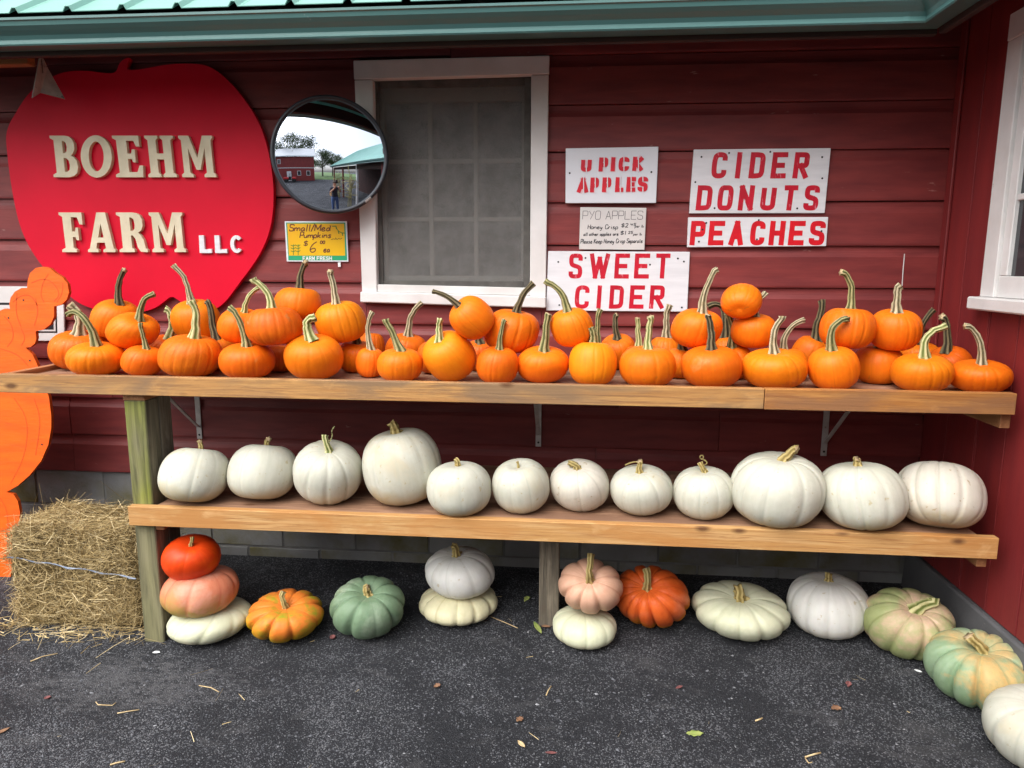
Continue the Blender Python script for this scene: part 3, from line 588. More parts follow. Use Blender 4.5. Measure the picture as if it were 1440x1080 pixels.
# ------------------------------------------------------------------ stroke lettering
def chaikin(p, it=2):
    p = [tuple(map(float, q_)) for q_ in p]
    for _ in range(it):
        o = [p[0]]
        for a, b in zip(p, p[1:]): o += [(a[0]*.75+b[0]*.25, a[1]*.75+b[1]*.25), (a[0]*.25+b[0]*.75, a[1]*.25+b[1]*.75)]
        o.append(p[-1]); p = o
    return p
G = {  # strokes in a unit box; '~' marks a rounded stroke
 'C': ['~', [(1, .72), (1, .92), (.75, 1), (.25, 1), (0, .86), (0, .14), (.25, 0), (.75, 0), (1, .08), (1, .28)]], 'I': [[(.5, 0), (.5, 1)]],
 'D': [[(0, 0), (0, 1)], '~', [(0, 1), (.55, 1), (1, .95), (1, .5), (1, .05), (.55, 0), (0, 0)]], 'E': [[(0, 0), (0, 1)], [(0, 1), (1, 1)], [(0, .5), (.8, .5)], [(0, 0), (1, 0)]],
 'F': [[(0, 0), (0, 1)], [(0, 1), (1, 1)], [(0, .5), (.8, .5)]],
 'R': [[(0, 0), (0, 1)], '~', [(0, 1), (.65, 1), (1, .98), (1, .75), (1, .5), (.65, .48), (0, .48)], [(.45, .48), (1, 0)]], 'P': [[(0, 0), (0, 1)], '~', [(0, 1), (.65, 1), (1, .98), (1, .72), (1, .46), (.65, .44), (0, .44)]],
 'O': ['~', [(.5, 1), (.85, 1), (1, .85), (1, .5), (1, .15), (.85, 0), (.5, 0), (.15, 0), (0, .15), (0, .5), (0, .85), (.15, 1), (.5, 1)]], 'N': [[(0, 0), (0, 1)], [(0, 1), (1, 0)], [(1, 0), (1, 1)]],
 'U': ['~', [(0, 1), (0, .3), (0, .08), (.3, 0), (.7, 0), (1, .08), (1, .3), (1, 1)]], 'T': [[(0, 1), (1, 1)], [(.5, 0), (.5, 1)]],
 'S': ['~', [(1, .76), (1, .95), (.75, 1), (.25, 1), (0, .95), (0, .62), (.25, .53), (.75, .47), (1, .38), (1, .05), (.75, 0), (.25, 0), (0, .05), (0, .24)]],
 'A': [[(0, 0), (.5, 1)], [(.5, 1), (1, 0)], [(.22, .32), (.78, .32)]], 'H': [[(0, 0), (0, 1)], [(1, 0), (1, 1)], [(0, .5), (1, .5)]], 'W': [[(0, 1), (.25, 0)], [(.25, 0), (.5, .85)], [(.5, .85), (.75, 0)], [(.75, 0), (1, 1)]],
 'K': [[(0, 0), (0, 1)], [(1, 1), (.1, .45)], [(.3, .55), (1, 0)]], 'L': [[(0, 1), (0, 0)], [(0, 0), (1, 0)]], 'M': [[(0, 0), (0, 1)], [(0, 1), (.5, .2)], [(.5, .2), (1, 1)], [(1, 1), (1, 0)]], 'Y': [[(0, 1), (.45, .55)], [(1, 1), (.3, 0)]],
 'a': ['~', [(.8, .45), (.4, .52), (0, .3), (.1, .02), (.5, 0), (.85, .3), (.85, .5), (.85, .05), (1, 0)]], 'c': ['~', [(.9, .4), (.5, .52), (0, .3), (.1, 0), (.6, -.02), (.95, .12)]], 'd': ['~', [(.8, .4), (.4, .5), (0, .28), (.15, 0), (.6, .02), (.85, .3), (.9, 1), (.85, .3), (1, 0)]],
 'e': ['~', [(0, .22), (.8, .3), (.75, .52), (.3, .52), (0, .25), (.2, 0), (.7, -.02), (1, .15)]], 'h': ['~', [(0, 1), (0, .5), (0, 0)], '~', [(0, .25), (.35, .52), (.8, .5), (.85, .2), (.9, 0)]], 'i': [[(.5, .5), (.5, 0)], [(.5, .72), (.52, .66)]],
 'k': [[(0, 1), (0, 0)], [(.8, .52), (0, .22)], [(.2, .28), (.9, 0)]], 'l': ['~', [(.4, 1), (.4, .3), (.5, 0), (.7, .02)]], 'm': ['~', [(0, 0), (0, .5), (.05, .35), (.3, .52), (.45, .4), (.48, 0)], '~', [(.48, .3), (.75, .52), (.95, .4), (1, 0)]], 'n': ['~', [(0, 0), (0, .52), (.05, .3), (.5, .52), (.9, .4), (.95, 0)]],
 'o': ['~', [(.5, .52), (0, .45), (0, .05), (.5, 0), (.95, .08), (.95, .45), (.5, .52)]], 'p': ['~', [(0, .5), (0, 0), (-.05, -.4)], '~', [(0, .4), (.5, .55), (.95, .4), (.85, .02), (.4, -.02), (0, .1)]], 'r': ['~', [(0, .5), (.05, .2), (.05, 0), (.1, .35), (.5, .55), (.85, .45)]], 's': ['~', [(.9, .45), (.4, .55), (.1, .4), (.5, .27), (.9, .15), (.6, -.02), (0, .05)]],
 't': ['~', [(.4, .85), (.4, .2), (.55, 0), (.8, .05)], [(.05, .55), (.8, .58)]], 'u': ['~', [(0, .5), (0, .1), (.4, -.02), (.85, .15), (.88, .5), (.88, .05), (1, 0)]], 'y': ['~', [(0, .5), (.05, .15), (.45, .05), (.8, .5), (.7, 0), (.4, -.4), (0, -.35)]], 'b': ['~', [(0, 1), (0, .3), (.05, 0), (.5, -.02), (.9, .2), (.6, .5), (0, .35)]],
 '$': ['~', [(1, .78), (.6, .9), (.1, .8), (.1, .58), (.5, .5), (.95, .4), (.9, .15), (.5, .08), (0, .2)], [(.55, 1.05), (.45, -.05)]], '1': [[(.55, 1), (.45, 0)]], '2': ['~', [(.05, .8), (.4, 1), (.9, .9), (.8, .55), (0, 0), (.4, .05), (1, .02)]], '4': [[(.1, 1), (0, .5)], [(0, .5), (.95, .5)], [(.7, .9), (.6, 0)]], '5': ['~', [(.1, .95), (.05, .55), (.5, .62), (.95, .4), (.7, .02), (0, .05)], [(.1, .97), (1, 1)]],
 '6': ['~', [(.85, 1), (.3, .75), (0, .3), (.2, 0), (.7, 0), (.9, .25), (.6, .42), (.1, .25)]], '0': ['~', [(.5, 1), (.05, .9), (.05, .1), (.5, 0), (.95, .1), (.95, .9), (.5, 1)]], '/': [[(1, 1.1), (0, -.1)]],
}
def strokes_of(ch):
    out_ = []; rnd_ = False
    for s_ in G[ch]:
        if s_ == '~': rnd_ = True; continue
        out_.append(chaikin(s_) if rnd_ else s_); rnd_ = False
    return out_
def ribbon(pts, half, end=0.):
    p = np.array(pts, float); n = len(p); V = []; F = []
    if end:
        p[0] += (p[0]-p[1])/np.linalg.norm(p[0]-p[1])*end; p[-1] += (p[-1]-p[-2])/np.linalg.norm(p[-1]-p[-2])*end
    for i in range(n):
        a = p[i]-p[i-1] if i else p[1]-p[0]; b = p[i+1]-p[i] if i < n-1 else p[-1]-p[-2]
        a = a/(np.linalg.norm(a)+1e-9); b = b/(np.linalg.norm(b)+1e-9); t = a+b; t = t/(np.linalg.norm(t)+1e-9); nn = np.array([-t[1], t[0]])
        k = half/max(.45, abs(nn @ np.array([-a[1], a[0]])))
        V += [p[i]+nn*k, p[i]-nn*k]
    for i in range(n-1): F.append((2*i, 2*i+1, 2*i+3, 2*i+2))
    return V, F
def paint(name, jobs, y, mat, parent, lift=0.):
    """jobs: (points in wall x,z metres, half width, end); flat paint just proud of the face at y, overlapping strokes merged"""
    vv, ff = [], []
    for st, half, end in jobs:
        v, f = ribbon(st, half, end); o = len(vv); vv += [Vector((float(a[0]), float(a[1]))) for a in v]; ff += [[k+o for k in q_] for q_ in f]
    r_ = delaunay_2d_cdt(vv, [], ff, 0, 1e-6)
    pv = np.array([p_[:] for p_ in r_[0]]); tt = np.array([t for t in r_[2] if len(t) == 3]); cc = pv[tt].mean(1)
    q0 = np.array([vv[k][:] for q_ in ff for k in (q_[0], q_[1], q_[2], q_[0], q_[2], q_[3])]).reshape(-1, 3, 2); ins = np.zeros(len(cc), bool)
    for a, b, c in q0:
        cr = lambda u_, v_: (v_[0]-u_[0])*(cc[:, 1]-u_[1])-(v_[1]-u_[1])*(cc[:, 0]-u_[0])
        k1, k2, k3 = cr(a, b), cr(b, c), cr(c, a); ins |= ((k1 >= 0) & (k2 >= 0) & (k3 >= 0)) | ((k1 <= 0) & (k2 <= 0) & (k3 <= 0))
    fs = []
    for t in tt[ins]:
        a, b, c = pv[t]; fs.append(tuple(t) if (b[0]-a[0])*(c[1]-a[1])-(b[1]-a[1])*(c[0]-a[0]) > 0 else tuple(t)[::-1])
    if fs: return mk(name, [(p_[0], y-.0006, p_[1]) for p_ in r_[0]], fs, mat, parent)
def letter_jobs(ch, x0, x1, z0, z1, half, shear=0., jit=0., inset=True):
    o = []
    hx = half if inset else 0
    for s_ in strokes_of(ch):
        pts = []
        for (u_, v_) in s_:
            xx = x0+hx+(x1-x0-2*hx)*u_ if ch != 'I' else (x0+x1)/2
            zz = z0+hx+(z1-z0-2*hx)*v_; pts.append((xx+shear*(v_-.5)+RNG.normal()*jit, zz+RNG.normal()*jit))
        o.append((pts, half, 0. if len(pts) > 4 else (half*.98 if inset else 0)))
    return o
def zoomw(ox, oy, sc, y): return lambda zx, zy: wallpt(ox+zx/sc, oy+zy/sc, y)
def sign_board(name, corners, y, th, mat, label, group=None, bev=.002):
    """corners: bl, br, tr, tl world points"""
    P = [XZ(c) for c in corners]; o = empty(name, (sum(p_[0] for p_ in P)/4, y+th, min(P[0][1], P[1][1])), label, 'sign', group)
    wallquad('panel', P, y, y+th, mat, o, bev); return o
def screws(sign, Z, pts, y, r_=.0045):
    for zx, zy in pts:
        p_ = Z(zx, zy); V, F = tube([(p_[0], y+.002, p_[2]), (p_[0], y-.0015, p_[2])], r_, 10); mk('screw', V, F, M['hole'], sign)
def word(sign, Z, text, xs, yt, yb, half, mat, y, shear=0., jit=0., name='letter', dy=0.):
    for i, (ch, (a, b)) in enumerate(zip(text, xs)):
        p0, p1 = Z(a, yb+dy*i), Z(b, yt+dy*i)
        paint(name, letter_jobs(ch, p0[0], p1[0], p0[2], p1[2], half, shear, jit), y, mat, sign)
SG = 'farm produce signs nailed to the red wall'
ys_ = -.014
Z7 = zoomw(960, 190, 6.355, ys_); Z8 = zoomw(760, 190, 4.155, ys_)
s1 = sign_board('cider_donuts_sign', [Z7(58, 700), Z7(1270, 697), Z7(1326, 115), Z7(100, 128)], ys_, .013, M['white_sign'], 'white board sign hand painted CIDER DONUTS in red', SG)
sc_ = depth(Z7(600, 400))/F_PX/6.355
word(s1, Z7, 'CIDER', [(255, 402), (470, 530), (592, 742), (788, 940), (985, 1136)], 152, 388, 22*sc_, M['ink_red'], ys_, .006)
word(s1, Z7, 'DONUTS', [(120, 268), (308, 456), (496, 642), (692, 840), (893, 1030), (1078, 1226)], 448, 674, 22*sc_, M['ink_red'], ys_, .006)
screws(s1, Z7, [(168, 195), (415, 160), (783, 150), (1246, 197), (1247, 386), (113, 420), (285, 653), (1023, 655)], ys_)
s2 = sign_board('peaches_sign', [Z7(40, 1003), Z7(1283, 993), Z7(1303, 732), Z7(50, 735)], ys_, .013, M['white_sign'], 'narrow white board sign painted PEACHES in bright red', SG)
word(s2, Z7, 'PEACHES', [(64, 206), (228, 378), (412, 552), (598, 742), (768, 920), (942, 1098), (1126, 1280)], 766, 985, 23*sc_, M['ink_red2'], ys_, .004)
screws(s2, Z7, [(210, 785), (680, 760), (663, 932), (1240, 858), (145, 952), (178, 845)], ys_)
s3 = sign_board('sweet_cider_sign', [Z8(33, 1025), Z8(858, 1033), Z8(874, 682), Z8(45, 678)], ys_, .013, M['white_sign'], 'white board sign painted SWEET CIDER in dark red', SG)
sc_ = depth(Z8(450, 800))/F_PX/4.155
word(s3, Z8, 'SWEET', [(165, 247), (285, 405), (432, 522), (547, 640), (670, 759)], 692, 838, 12.5*sc_, M['ink_red'], ys_, .003)
word(s3, Z8, 'CIDER', [(200, 286), (328, 358), (402, 488), (519, 609), (636, 726)], 878, 1014, 12.5*sc_, M['ink_red'], ys_, .004)
screws(s3, Z8, [(104, 741), (838, 739), (803, 721), (640, 757), (263, 718), (110, 993), (826, 1007)], ys_)
s4 = sign_board('u_pick_sign', [Z8(146, 398), Z8(676, 397), Z8(690, 67), Z8(148, 77)], ys_, .006, M['sheet_white'], 'white sheet sign with stencilled red letters U PICK APPLES', SG)
for txt, xs, a, b in (('UPICK', [(236, 300), (340, 396), (410, 438), (455, 520), (537, 600)], 132, 214), ('APPLES', [(215, 281), (290, 342), (360, 414), (436, 488), (501, 558), (567, 629)], 250, 336)):
    word(s4, Z8, txt, xs, a-4, b+4, 16.5*sc_, M['ink_halo'], ys_, .002, name='overspray', dy=-1.2)
    word(s4, Z8, txt, xs, a, b, 11.5*sc_, M['ink_spray'], ys_-.0018, .002, dy=-1.2)
    for i, (ch, (x0, x1)) in enumerate(zip(txt, xs)):       # the stencil's bridges
        if ch == 'I': continue
        m_ = (x0+x1)/2+ (0 if ch in 'UCSE' else 4); jobs = []
        for t0, t1 in (((a-8, a+26), (b-26, b+8)) if ch in 'CSO' else (((b-26, b+8),) if ch in 'U' else ((a-8, b+8),))):
            P0, P1 = Z8(m_, t1-1.2*i), Z8(m_, t0-1.2*i); jobs.append(([XZ(P0), XZ(P1)], 2.6*sc_, 0))
        paint('stencil_bridge', jobs, ys_-.0036, M['sheet_white'], s4)
screws(s4, Z8, [(171, 222), (648, 216)], ys_)
s5 = sign_board('apple_price_sign', [Z8(226, 668), Z8(608, 671), Z8(620, 425), Z8(233, 421)], ys_, .008, M['sign_paper'], 'small white card headed PYO APPLES with handwritten prices', SG)
Z1 = zoomw(800, 280, 11.08, ys_); sc1 = depth(Z1(600, 400))/F_PX/11.08
def hand(sign, Z, text, x0, x1, yb, h, half, mat, y, name='handwriting', slant=.25, rise=0., wobble=0.):
    """one line of single-stroke handwriting between zoom pixels x0 and x1"""
    adv = {' ': .55, 'i': .45, 'l': .45, '1': .5, '/': .6, 'm': 1.15, 't': .6, 'r': .7, 'M': 1.15, '.': .4, 'I': .5}; tot = sum(adv.get(c, .85) for c in text); cur = 0.; jobs = []
    for c in text:
        a = adv.get(c, .85); k0 = x0+(x1-x0)*(cur+.06)/tot; k1 = x0+(x1-x0)*(cur+a-.12)/tot; cur += a
        if c not in G: continue
        dyc = RNG.normal()*wobble
        yy = yb+rise*cur/tot+dyc
        for s_ in strokes_of(c):
            pts = [XZ(Z(k0+(k1-k0)*u_+slant*h*v_*.6, yy-h*v_)) for u_, v_ in s_]
            jobs.append((pts, half, 0))
    return paint(name, jobs, y, mat, sign, .0003)
hand(s5, Z1, 'PYO APPLES', 205, 1160, 315, 130, 3.6*sc1, M['ink_thin'], ys_, slant=.12)
hand(s5, Z1, 'Honey Crisp', 290, 770, 465, 66, 5.*sc1, M['ink'], ys_); hand(s5, Z1, '$2', 810, 930, 440, 62, 5.*sc1, M['ink'], ys_); hand(s5, Z1, '45', 955, 1050, 415, 38, 4.5*sc1, M['ink'], ys_); hand(s5, Z1, 'per lb', 1025, 1170, 442, 42, 3.4*sc1, M['ink'], ys_)
hand(s5, Z1, 'all other apples are', 225, 775, 572, 50, 5.*sc1, M['ink'], ys_, rise=-6); hand(s5, Z1, '$1', 795, 900, 555, 60, 5.*sc1, M['ink'], ys_); hand(s5, Z1, '25', 920, 1000, 540, 40, 4.5*sc1, M['ink'], ys_); hand(s5, Z1, 'per lb', 1000, 1140, 565, 40, 3.4*sc1, M['ink'], ys_)
hand(s5, Z1, 'Please Keep Honey Crisp Separate', 180, 1150, 692, 66, 5.*sc1, M['ink'], ys_, rise=-12)
# yellow price card
Z2 = zoomw(390, 300, 13.09, -.012); sc2 = depth(Z2(600, 400))/F_PX/13.09
s6 = sign_board('pumpkin_price_card', [Z2(170, 890), Z2(1308, 895), Z2(1280, 145), Z2(130, 145)], -.012, .005, M['sheet_white'], 'yellow and green card sign handwritten Small/Med Pumpkins, FARM FRESH along its foot', SG)
def flat(name, pts, Z, y, mat, parent):
    P = [Z(*a) for a in pts]; return mk(name, [(a[0], y, a[2]) for a in P], [tuple(range(len(P)))], mat, parent)
flat('green_border', [(205, 866), (1286, 866), (1252, 170), (160, 170)], Z2, -.0124, M['green_card'], s6)
flat('yellow_field', [(215, 778), (1250, 778), (1232, 190), (182, 190)], Z2, -.0128, M['yellow'], s6)
yy = -.0130
hand(s6, Z2, 'Small/Med', 215, 985, 325, 120, 9*sc2, M['ink_brown'], yy, slant=.3); hand(s6, Z2, 'Pumpkins', 410, 1000, 450, 105, 9*sc2, M['ink_brown'], yy, slant=.3)
hand(s6, Z2, '$', 475, 570, 600, 95, 8*sc2, M['ink_brown'], yy); hand(s6, Z2, '6', 580, 740, 715, 190, 9*sc2, M['ink_brown'], yy); hand(s6, Z2, '00', 785, 880, 560, 52, 8*sc2, M['ink_brown'], yy); hand(s6, Z2, 'ea', 845, 975, 715, 110, 9*sc2, M['ink_brown'], yy)
paint('note', [([XZ(Z2(a, b)) for a, b in ((990, 487), (1030, 470), (1070, 478), (1075, 450), (1100, 485), (1130, 462), (1160, 475), (1195, 455))], 4*sc2, 0)], yy, M['ink_brown'], s6)
word(s6, Z2, 'FARMFRESH', [(470+i*58+(26 if i > 3 else 0), 470+i*58+46+(26 if i > 3 else 0)) for i in range(9)], 792, 862, 6.5*sc2, M['white_ink'], yy, 0, 0)
jobs = []
for cx in (297, 385):
    if jobs: paint('corn_print', jobs, yy, M['green_ink'], s6); jobs = []
    jobs.append(([XZ(Z2(cx, 770)), XZ(Z2(cx, 570))], 6*sc2, 0))
    for yk in (585, 635, 690): jobs.append(([XZ(Z2(cx-48, yk)), XZ(Z2(cx, yk+20)), XZ(Z2(cx+40, yk-6))], 6*sc2, 0))
paint('corn_print', jobs, yy, M['green_ink'], s6); jobs = []
jobs.append(([XZ(Z2(a, b)) for a, b in ((1010, 240), (1080, 235), (1100, 290), (1135, 335), (1190, 360), (1250, 365))], 7*sc2, 0))
for a, b in ((1080, 240), (1125, 330), (1195, 365)): jobs.append(([XZ(Z2(a, b)), XZ(Z2(a+12, b+50))], 8*sc2, 0))
paint('bunting_print', jobs, yy, M['green_ink'], s6)
for zx, zy, w_ in ((490, 915, 70), (1140, 940, 50)):
    p_ = Z2(zx, zy); box('tape', (p_[0]-w_*sc2/2, -.0125, p_[2]-.012), (p_[0]+w_*sc2/2, -.0075, p_[2]+.01), M['white_ink'], s6, bev=0)

# ------------------------------------------------------------------ apple sign with raised letters
def poly_solid(name, loops, y0, y1, mat, parent, side_mat=None):
    """loops of (x,z): first outer, others holes; y0 front"""
    pts = [p_ for l_ in loops for p_ in l_]; tris = tessellate_polygon([[Vector((a, b, 0)) for a, b in l_] for l_ in loops])
    n = len(pts); V = [(a, y0, b) for a, b in pts]+[(a, y1, b) for a, b in pts]; F = []
    for t in tris:
        a, b, c = [np.array(pts[i]) for i in t]; ccw = (b[0]-a[0])*(c[1]-a[1])-(b[1]-a[1])*(c[0]-a[0]) > 0
        t = t if ccw else t[::-1]; F.append(tuple(t)); F.append(tuple(i+n for i in t[::-1]))
    nf = len(F); o0 = 0
    for l_ in loops:
        m = len(l_)
        for i in range(m): F.append((o0+i, o0+i+n, o0+(i+1) % m+n, o0+(i+1) % m))
        o0 += m
    o = mk(name, V, F, mat, parent)
    bm = bmesh.new(); bm.from_mesh(o.data); bmesh.ops.recalc_face_normals(bm, faces=list(bm.faces)); bm.to_mesh(o.data); bm.free()
    if side_mat:
        o.data.materials.append(side_mat)
        for p_ in o.data.polygons:
            if abs(p_.normal.y) < .5: p_.material_index = 1
    return o
AY = -.030
A_px = [(163, 103), (167, 90), (174, 83), (183, 80), (179, 90), (178, 99), (195, 98), (215, 94), (240, 90), (265, 89), (288, 91), (303, 98), (322, 114), (342, 137), (360, 164), (373, 194), (381, 230), (385, 265), (384, 300), (378, 330), (366, 357), (351, 379), (335, 400), (317, 425), (300, 437), (280, 439), (262, 431), (251, 422), (241, 416), (231, 424), (219, 433), (200, 439), (175, 441), (150, 440), (129, 434), (112, 427), (97, 416), (78, 397), (60, 375), (47, 357), (36, 338), (27, 315), (20, 285), (14, 250), (10, 215), (8, 191), (12, 176), (20, 162), (36, 136), (52, 120), (68, 110), (92, 100), (122, 99), (146, 103)]
def smooth_loop(p, it=1):
    for _ in range(it):
        o = []
        for a, b in zip(p, p[1:]+p[:1]): o += [(a[0]*.75+b[0]*.25, a[1]*.75+b[1]*.25), (a[0]*.25+b[0]*.75, a[1]*.25+b[1]*.75)]
        p = o
    return p
ap = empty('apple_sign', (wallpt(200, 438, AY)[0], 0, wallpt(200, 438, AY)[2]), 'large red apple shaped board sign with cream letters BOEHM FARM LLC', 'sign', SG)
poly_solid('apple_board', [[XZ(wallpt(a, b, AY)) for a, b in smooth_loop(A_px, 2)]], AY, -.002, M['apple'], ap)
def ell(cx, cy, rx, ry, n=28): return [(cx+rx*math.cos(2*math.pi*k/n), cy+ry*math.sin(2*math.pi*k/n)) for k in range(n)]
SL = {
 'E': [[(0, 0), (.97, 0), (1, .28), (.88, .28), (.78, .12), (.49, .12), (.49, .44), (.62, .44), (.66, .36), (.76, .36), (.76, .67), (.66, .67), (.62, .57), (.49, .57), (.49, .88), (.74, .88), (.82, .74), (.94, .74), (.94, 1), (0, 1), (0, .94), (.13, .89), (.15, .11), (0, .06)]],
 'F': [[(0, 0), (.62, 0), (.62, .06), (.50, .11), (.50, .38), (.62, .38), (.66, .30), (.76, .30), (.76, .62), (.66, .62), (.62, .52), (.50, .52), (.50, .88), (.76, .88), (.84, .70), (.97, .70), (.97, 1), (0, 1), (0, .94), (.14, .89), (.16, .11), (0, .06)]],
 'H': [[(0, 0), (.46, 0), (.46, .06), (.38, .11), (.38, .43), (.62, .43), (.62, .11), (.54, .06), (.54, 0), (1, 0), (1, .06), (.9, .11), (.9, .89), (1, .94), (1, 1), (.54, 1), (.54, .94), (.62, .89), (.62, .57), (.38, .57), (.38, .89), (.46, .94), (.46, 1), (0, 1), (0, .94), (.1, .89), (.1, .11), (0, .06)]],
 'M': [[(0, 0), (.34, 0), (.34, .06), (.25, .11), (.25, .70), (.44, .18), (.56, .18), (.74, .70), (.74, .11), (.66, .06), (.66, 0), (1, 0), (1, .06), (.94, .11), (.94, .89), (1, .94), (1, 1), (.70, 1), (.5, .46), (.3, 1), (0, 1), (0, .94), (.07, .89), (.07, .11), (0, .06)]],
 'A': [[(0, 0), (.38, 0), (.38, .06), (.30, .10), (.34, .24), (.62, .24), (.66, .10), (.56, .06), (.56, 0), (1, 0), (1, .06), (.94, .10), (.66, 1), (.34, 1), (.07, .10), (0, .06)], [(.38, .37), (.48, .72), (.58, .37)]],
 'B': [[(0, 0), (.62, 0), (.80, .03), (.93, .10), (1, .24), (.96, .39), (.86, .48), (.76, .52), (.85, .58), (.92, .68), (.92, .82), (.84, .93), (.72, .985), (.58, 1), (0, 1), (0, .94), (.14, .89), (.14, .11), (0, .06)], [(.46, .58), (.46, .87), (.53, .87), (.60, .83), (.63, .73), (.60, .62), (.53, .58)], [(.46, .13), (.46, .46), (.56, .46), (.65, .40), (.68, .29), (.65, .18), (.56, .13)]],
 'R': [[(0, 0), (.54, 0), (.54, .06), (.46, .11), (.46, .42), (.53, .42), (.61, .33), (.66, .12), (.76, .01), (1, 0), (1, .06), (.94, .10), (.90, .30), (.82, .42), (.72, .49), (.84, .55), (.91, .66), (.91, .82), (.84, .93), (.72, .985), (.58, 1), (0, 1), (0, .94), (.13, .89), (.13, .11), (0, .06)], [(.46, .54), (.46, .87), (.54, .87), (.61, .82), (.63, .71), (.61, .59), (.54, .54)]],
 'O': [ell(.5, .5, .5, .51, 36), ell(.5, .5, .24, .36, 30)[::-1]],
 'L': [[(0, 0), (1, 0), (1, .24), (.42, .20), (.40, 1), (0, 1)]],
 'C': [[(.5+.5*math.cos(t), .5+.5*math.sin(t)) for t in np.linspace(R(38), R(318), 24)]+[(.5+.20*math.cos(t), .5+.30*math.sin(t)) for t in np.linspace(R(312), R(46), 20)]],
}
ZA = zoomw(60, 170, 4.235, AY)
for txt, xs, yt, yb, lean, th in (('BOEHM', [(70, 222), (243, 427), (440, 606), (631, 800), (832, 1033)], 92, 338, 26, .020), ('FARM', [(122, 262), (283, 445), (462, 628), (656, 855)], 547, 782, 24, .020), ('LLC', [(941, 1013), (1033, 1104), (1125, 1198)], 682, 787, 5, .014)):
    for ch, (x0, x1) in zip(txt, xs):
        ln = lean if ch not in 'OA' else lean*.3
        loops = [[XZ(ZA(x0+(x1-x0)*u_+ln*(.5-v_), yb-(yb-yt)*v_)) for u_, v_ in l_] for l_ in SL[ch]]
        poly_solid('letter', loops, AY-th, AY-.0005, M['cream'] if txt != 'LLC' else M['white_sign'], ap)
# a folded card and the framed poster at the left
ZC = zoomw(0, 40, 9, -.20); cardy = -.20
fold_t, fold_b = ZC(520, 330), ZC(505, 815)
lf, rb, rt_ = wallpt(40+400/9-40, 40+880/9, -.27), wallpt(820/9, 40+895/9, -.12), wallpt(600/9, 40+500/9, -.16)
M['card'] = pmat('weathered_card', (.42, .44, .43), (.30, .31, .31), 20, c3=(.14, .14, .16), s3=30, lo3=.60, hi3=.66, st3=(.4, 1, 1), rough=.6, bump=.1)
cb = empty('folded_card', (fold_b[0], cardy, fold_b[2]), 'weathered grey card folded to a V hanging under the eave', 'card')
def panel_of(name, P, parent):
    o = mk(name, P, [tuple(range(len(P)))], M['card'], parent); md = o.modifiers.new('thickness', 'SOLIDIFY'); md.thickness = .003; return o
panel_of('card_panel', [fold_b, lf, lf*.12+fold_t*.88+np.array([0, -.01, 0]), fold_t], cb); panel_of('card_panel', [fold_b+np.array([.001, 0, 0]), fold_t+np.array([.001, 0, 0]), rt_, rb], cb)
V, F = tube([fold_t-np.array([0, 0, .01]), (fold_t[0], cardy, gz0-.013)], .0015, 6); mk('string', V, F, M['black'], cb)
ZP = zoomw(0, 370, 5.4, -.012)
po = sign_board('framed_poster', [ZP(-330, 590), ZP(490, 592), ZP(480, 180), ZP(-330, 175)], -.012, .010, M['white'], 'white framed poster on the wall half hidden by the orange pumpkin cutout', SG)
flat('black_border', [(-270, 530), (436, 530), (430, 300), (-270, 300)], ZP, -.0126, M['black'], po); flat('paper', [(-255, 517), (424, 517), (418, 318), (-255, 318)], ZP, -.0131, M['sign_paper'], po)
flat('dark_print', [(-200, 505), (410, 505), (405, 380), (-200, 380)], ZP, -.0136, M['ink'], po)

# ------------------------------------------------------------------ convex mirror
MC = wallpt(464.5, 218, -.16)
n_az, n_el = R(17), R(1.5)
MN = np.array([math.sin(n_az)*math.cos(n_el), -math.cos(n_az)*math.cos(n_el), math.sin(n_el)])
MR = 81*depth(MC)/F_PX; CR = 1.0*MR/.29
ma = np.cross([0, 0, 1.], MN); ma /= np.linalg.norm(ma); mb = np.cross(MN, ma)
mir = empty('convex_mirror', MC-mb*MR, 'round convex safety mirror with black rim reflecting the farmyard', 'mirror')
def dome(r0, r1, nr, n, f):
    V, F = [], []
    for i in range(nr+1):
        rr = r0+(r1-r0)*i/nr
        for k in range(n):
            t = 2*math.pi*k/n; V.append(MC+ma*rr*math.cos(t)+mb*rr*math.sin(t)+MN*f(rr))
    for i in range(nr):
        for k in range(n): F.append((i*n+k, i*n+(k+1) % n, (i+1)*n+(k+1) % n, (i+1)*n+k))
    return V, F
gr = MR*.945; cap = lambda r_: math.sqrt(CR*CR-r_*r_)-math.sqrt(CR*CR-gr*gr)
V, F = dome(.0005, gr, 40, 128, cap); F.append(tuple(range(128))[::-1]); mk('mirror_face', V, F, M['mirror'], mir, smooth=True)
V, F = [], []
for i in range(11):
    t = 2*math.pi*i/10; rr = MR*.962+MR*.038*math.cos(t); zz = .0+.014*math.sin(t)
    for k in range(96): u_ = 2*math.pi*k/96; V.append(MC+ma*rr*math.cos(u_)+mb*rr*math.sin(u_)+MN*zz)
for i in range(10):
    for k in range(96): F.append((i*96+k, i*96+(k+1) % 96, (i+1)*96+(k+1) % 96, (i+1)*96+k))
mk('rim', V, F, M['rim'], mir, smooth=True)
V, F = [], []
for i in range(9):
    t = -1.2+2.9*i/8; rr = MR*.962+MR*.043*math.cos(t); zz = .0+.0165*math.sin(t)
    for k in range(7): u_ = R(-54)+R(7.5)*k/6; V.append(MC+ma*rr*math.cos(u_)+mb*rr*math.sin(u_)+MN*zz)
for i in range(8):
    for k in range(6): F.append((i*7+k, i*7+k+1, (i+1)*7+k+1, (i+1)*7+k))
mk('rim_tape', V, F, M['tape'], mir, smooth=True)
V, F = dome(.0005, MR*.93, 6, 64, lambda r_: -.03+.02*r_/MR); F.append(tuple(range(64))); mk('back_shell', V, F, M['black'], mir, smooth=True)
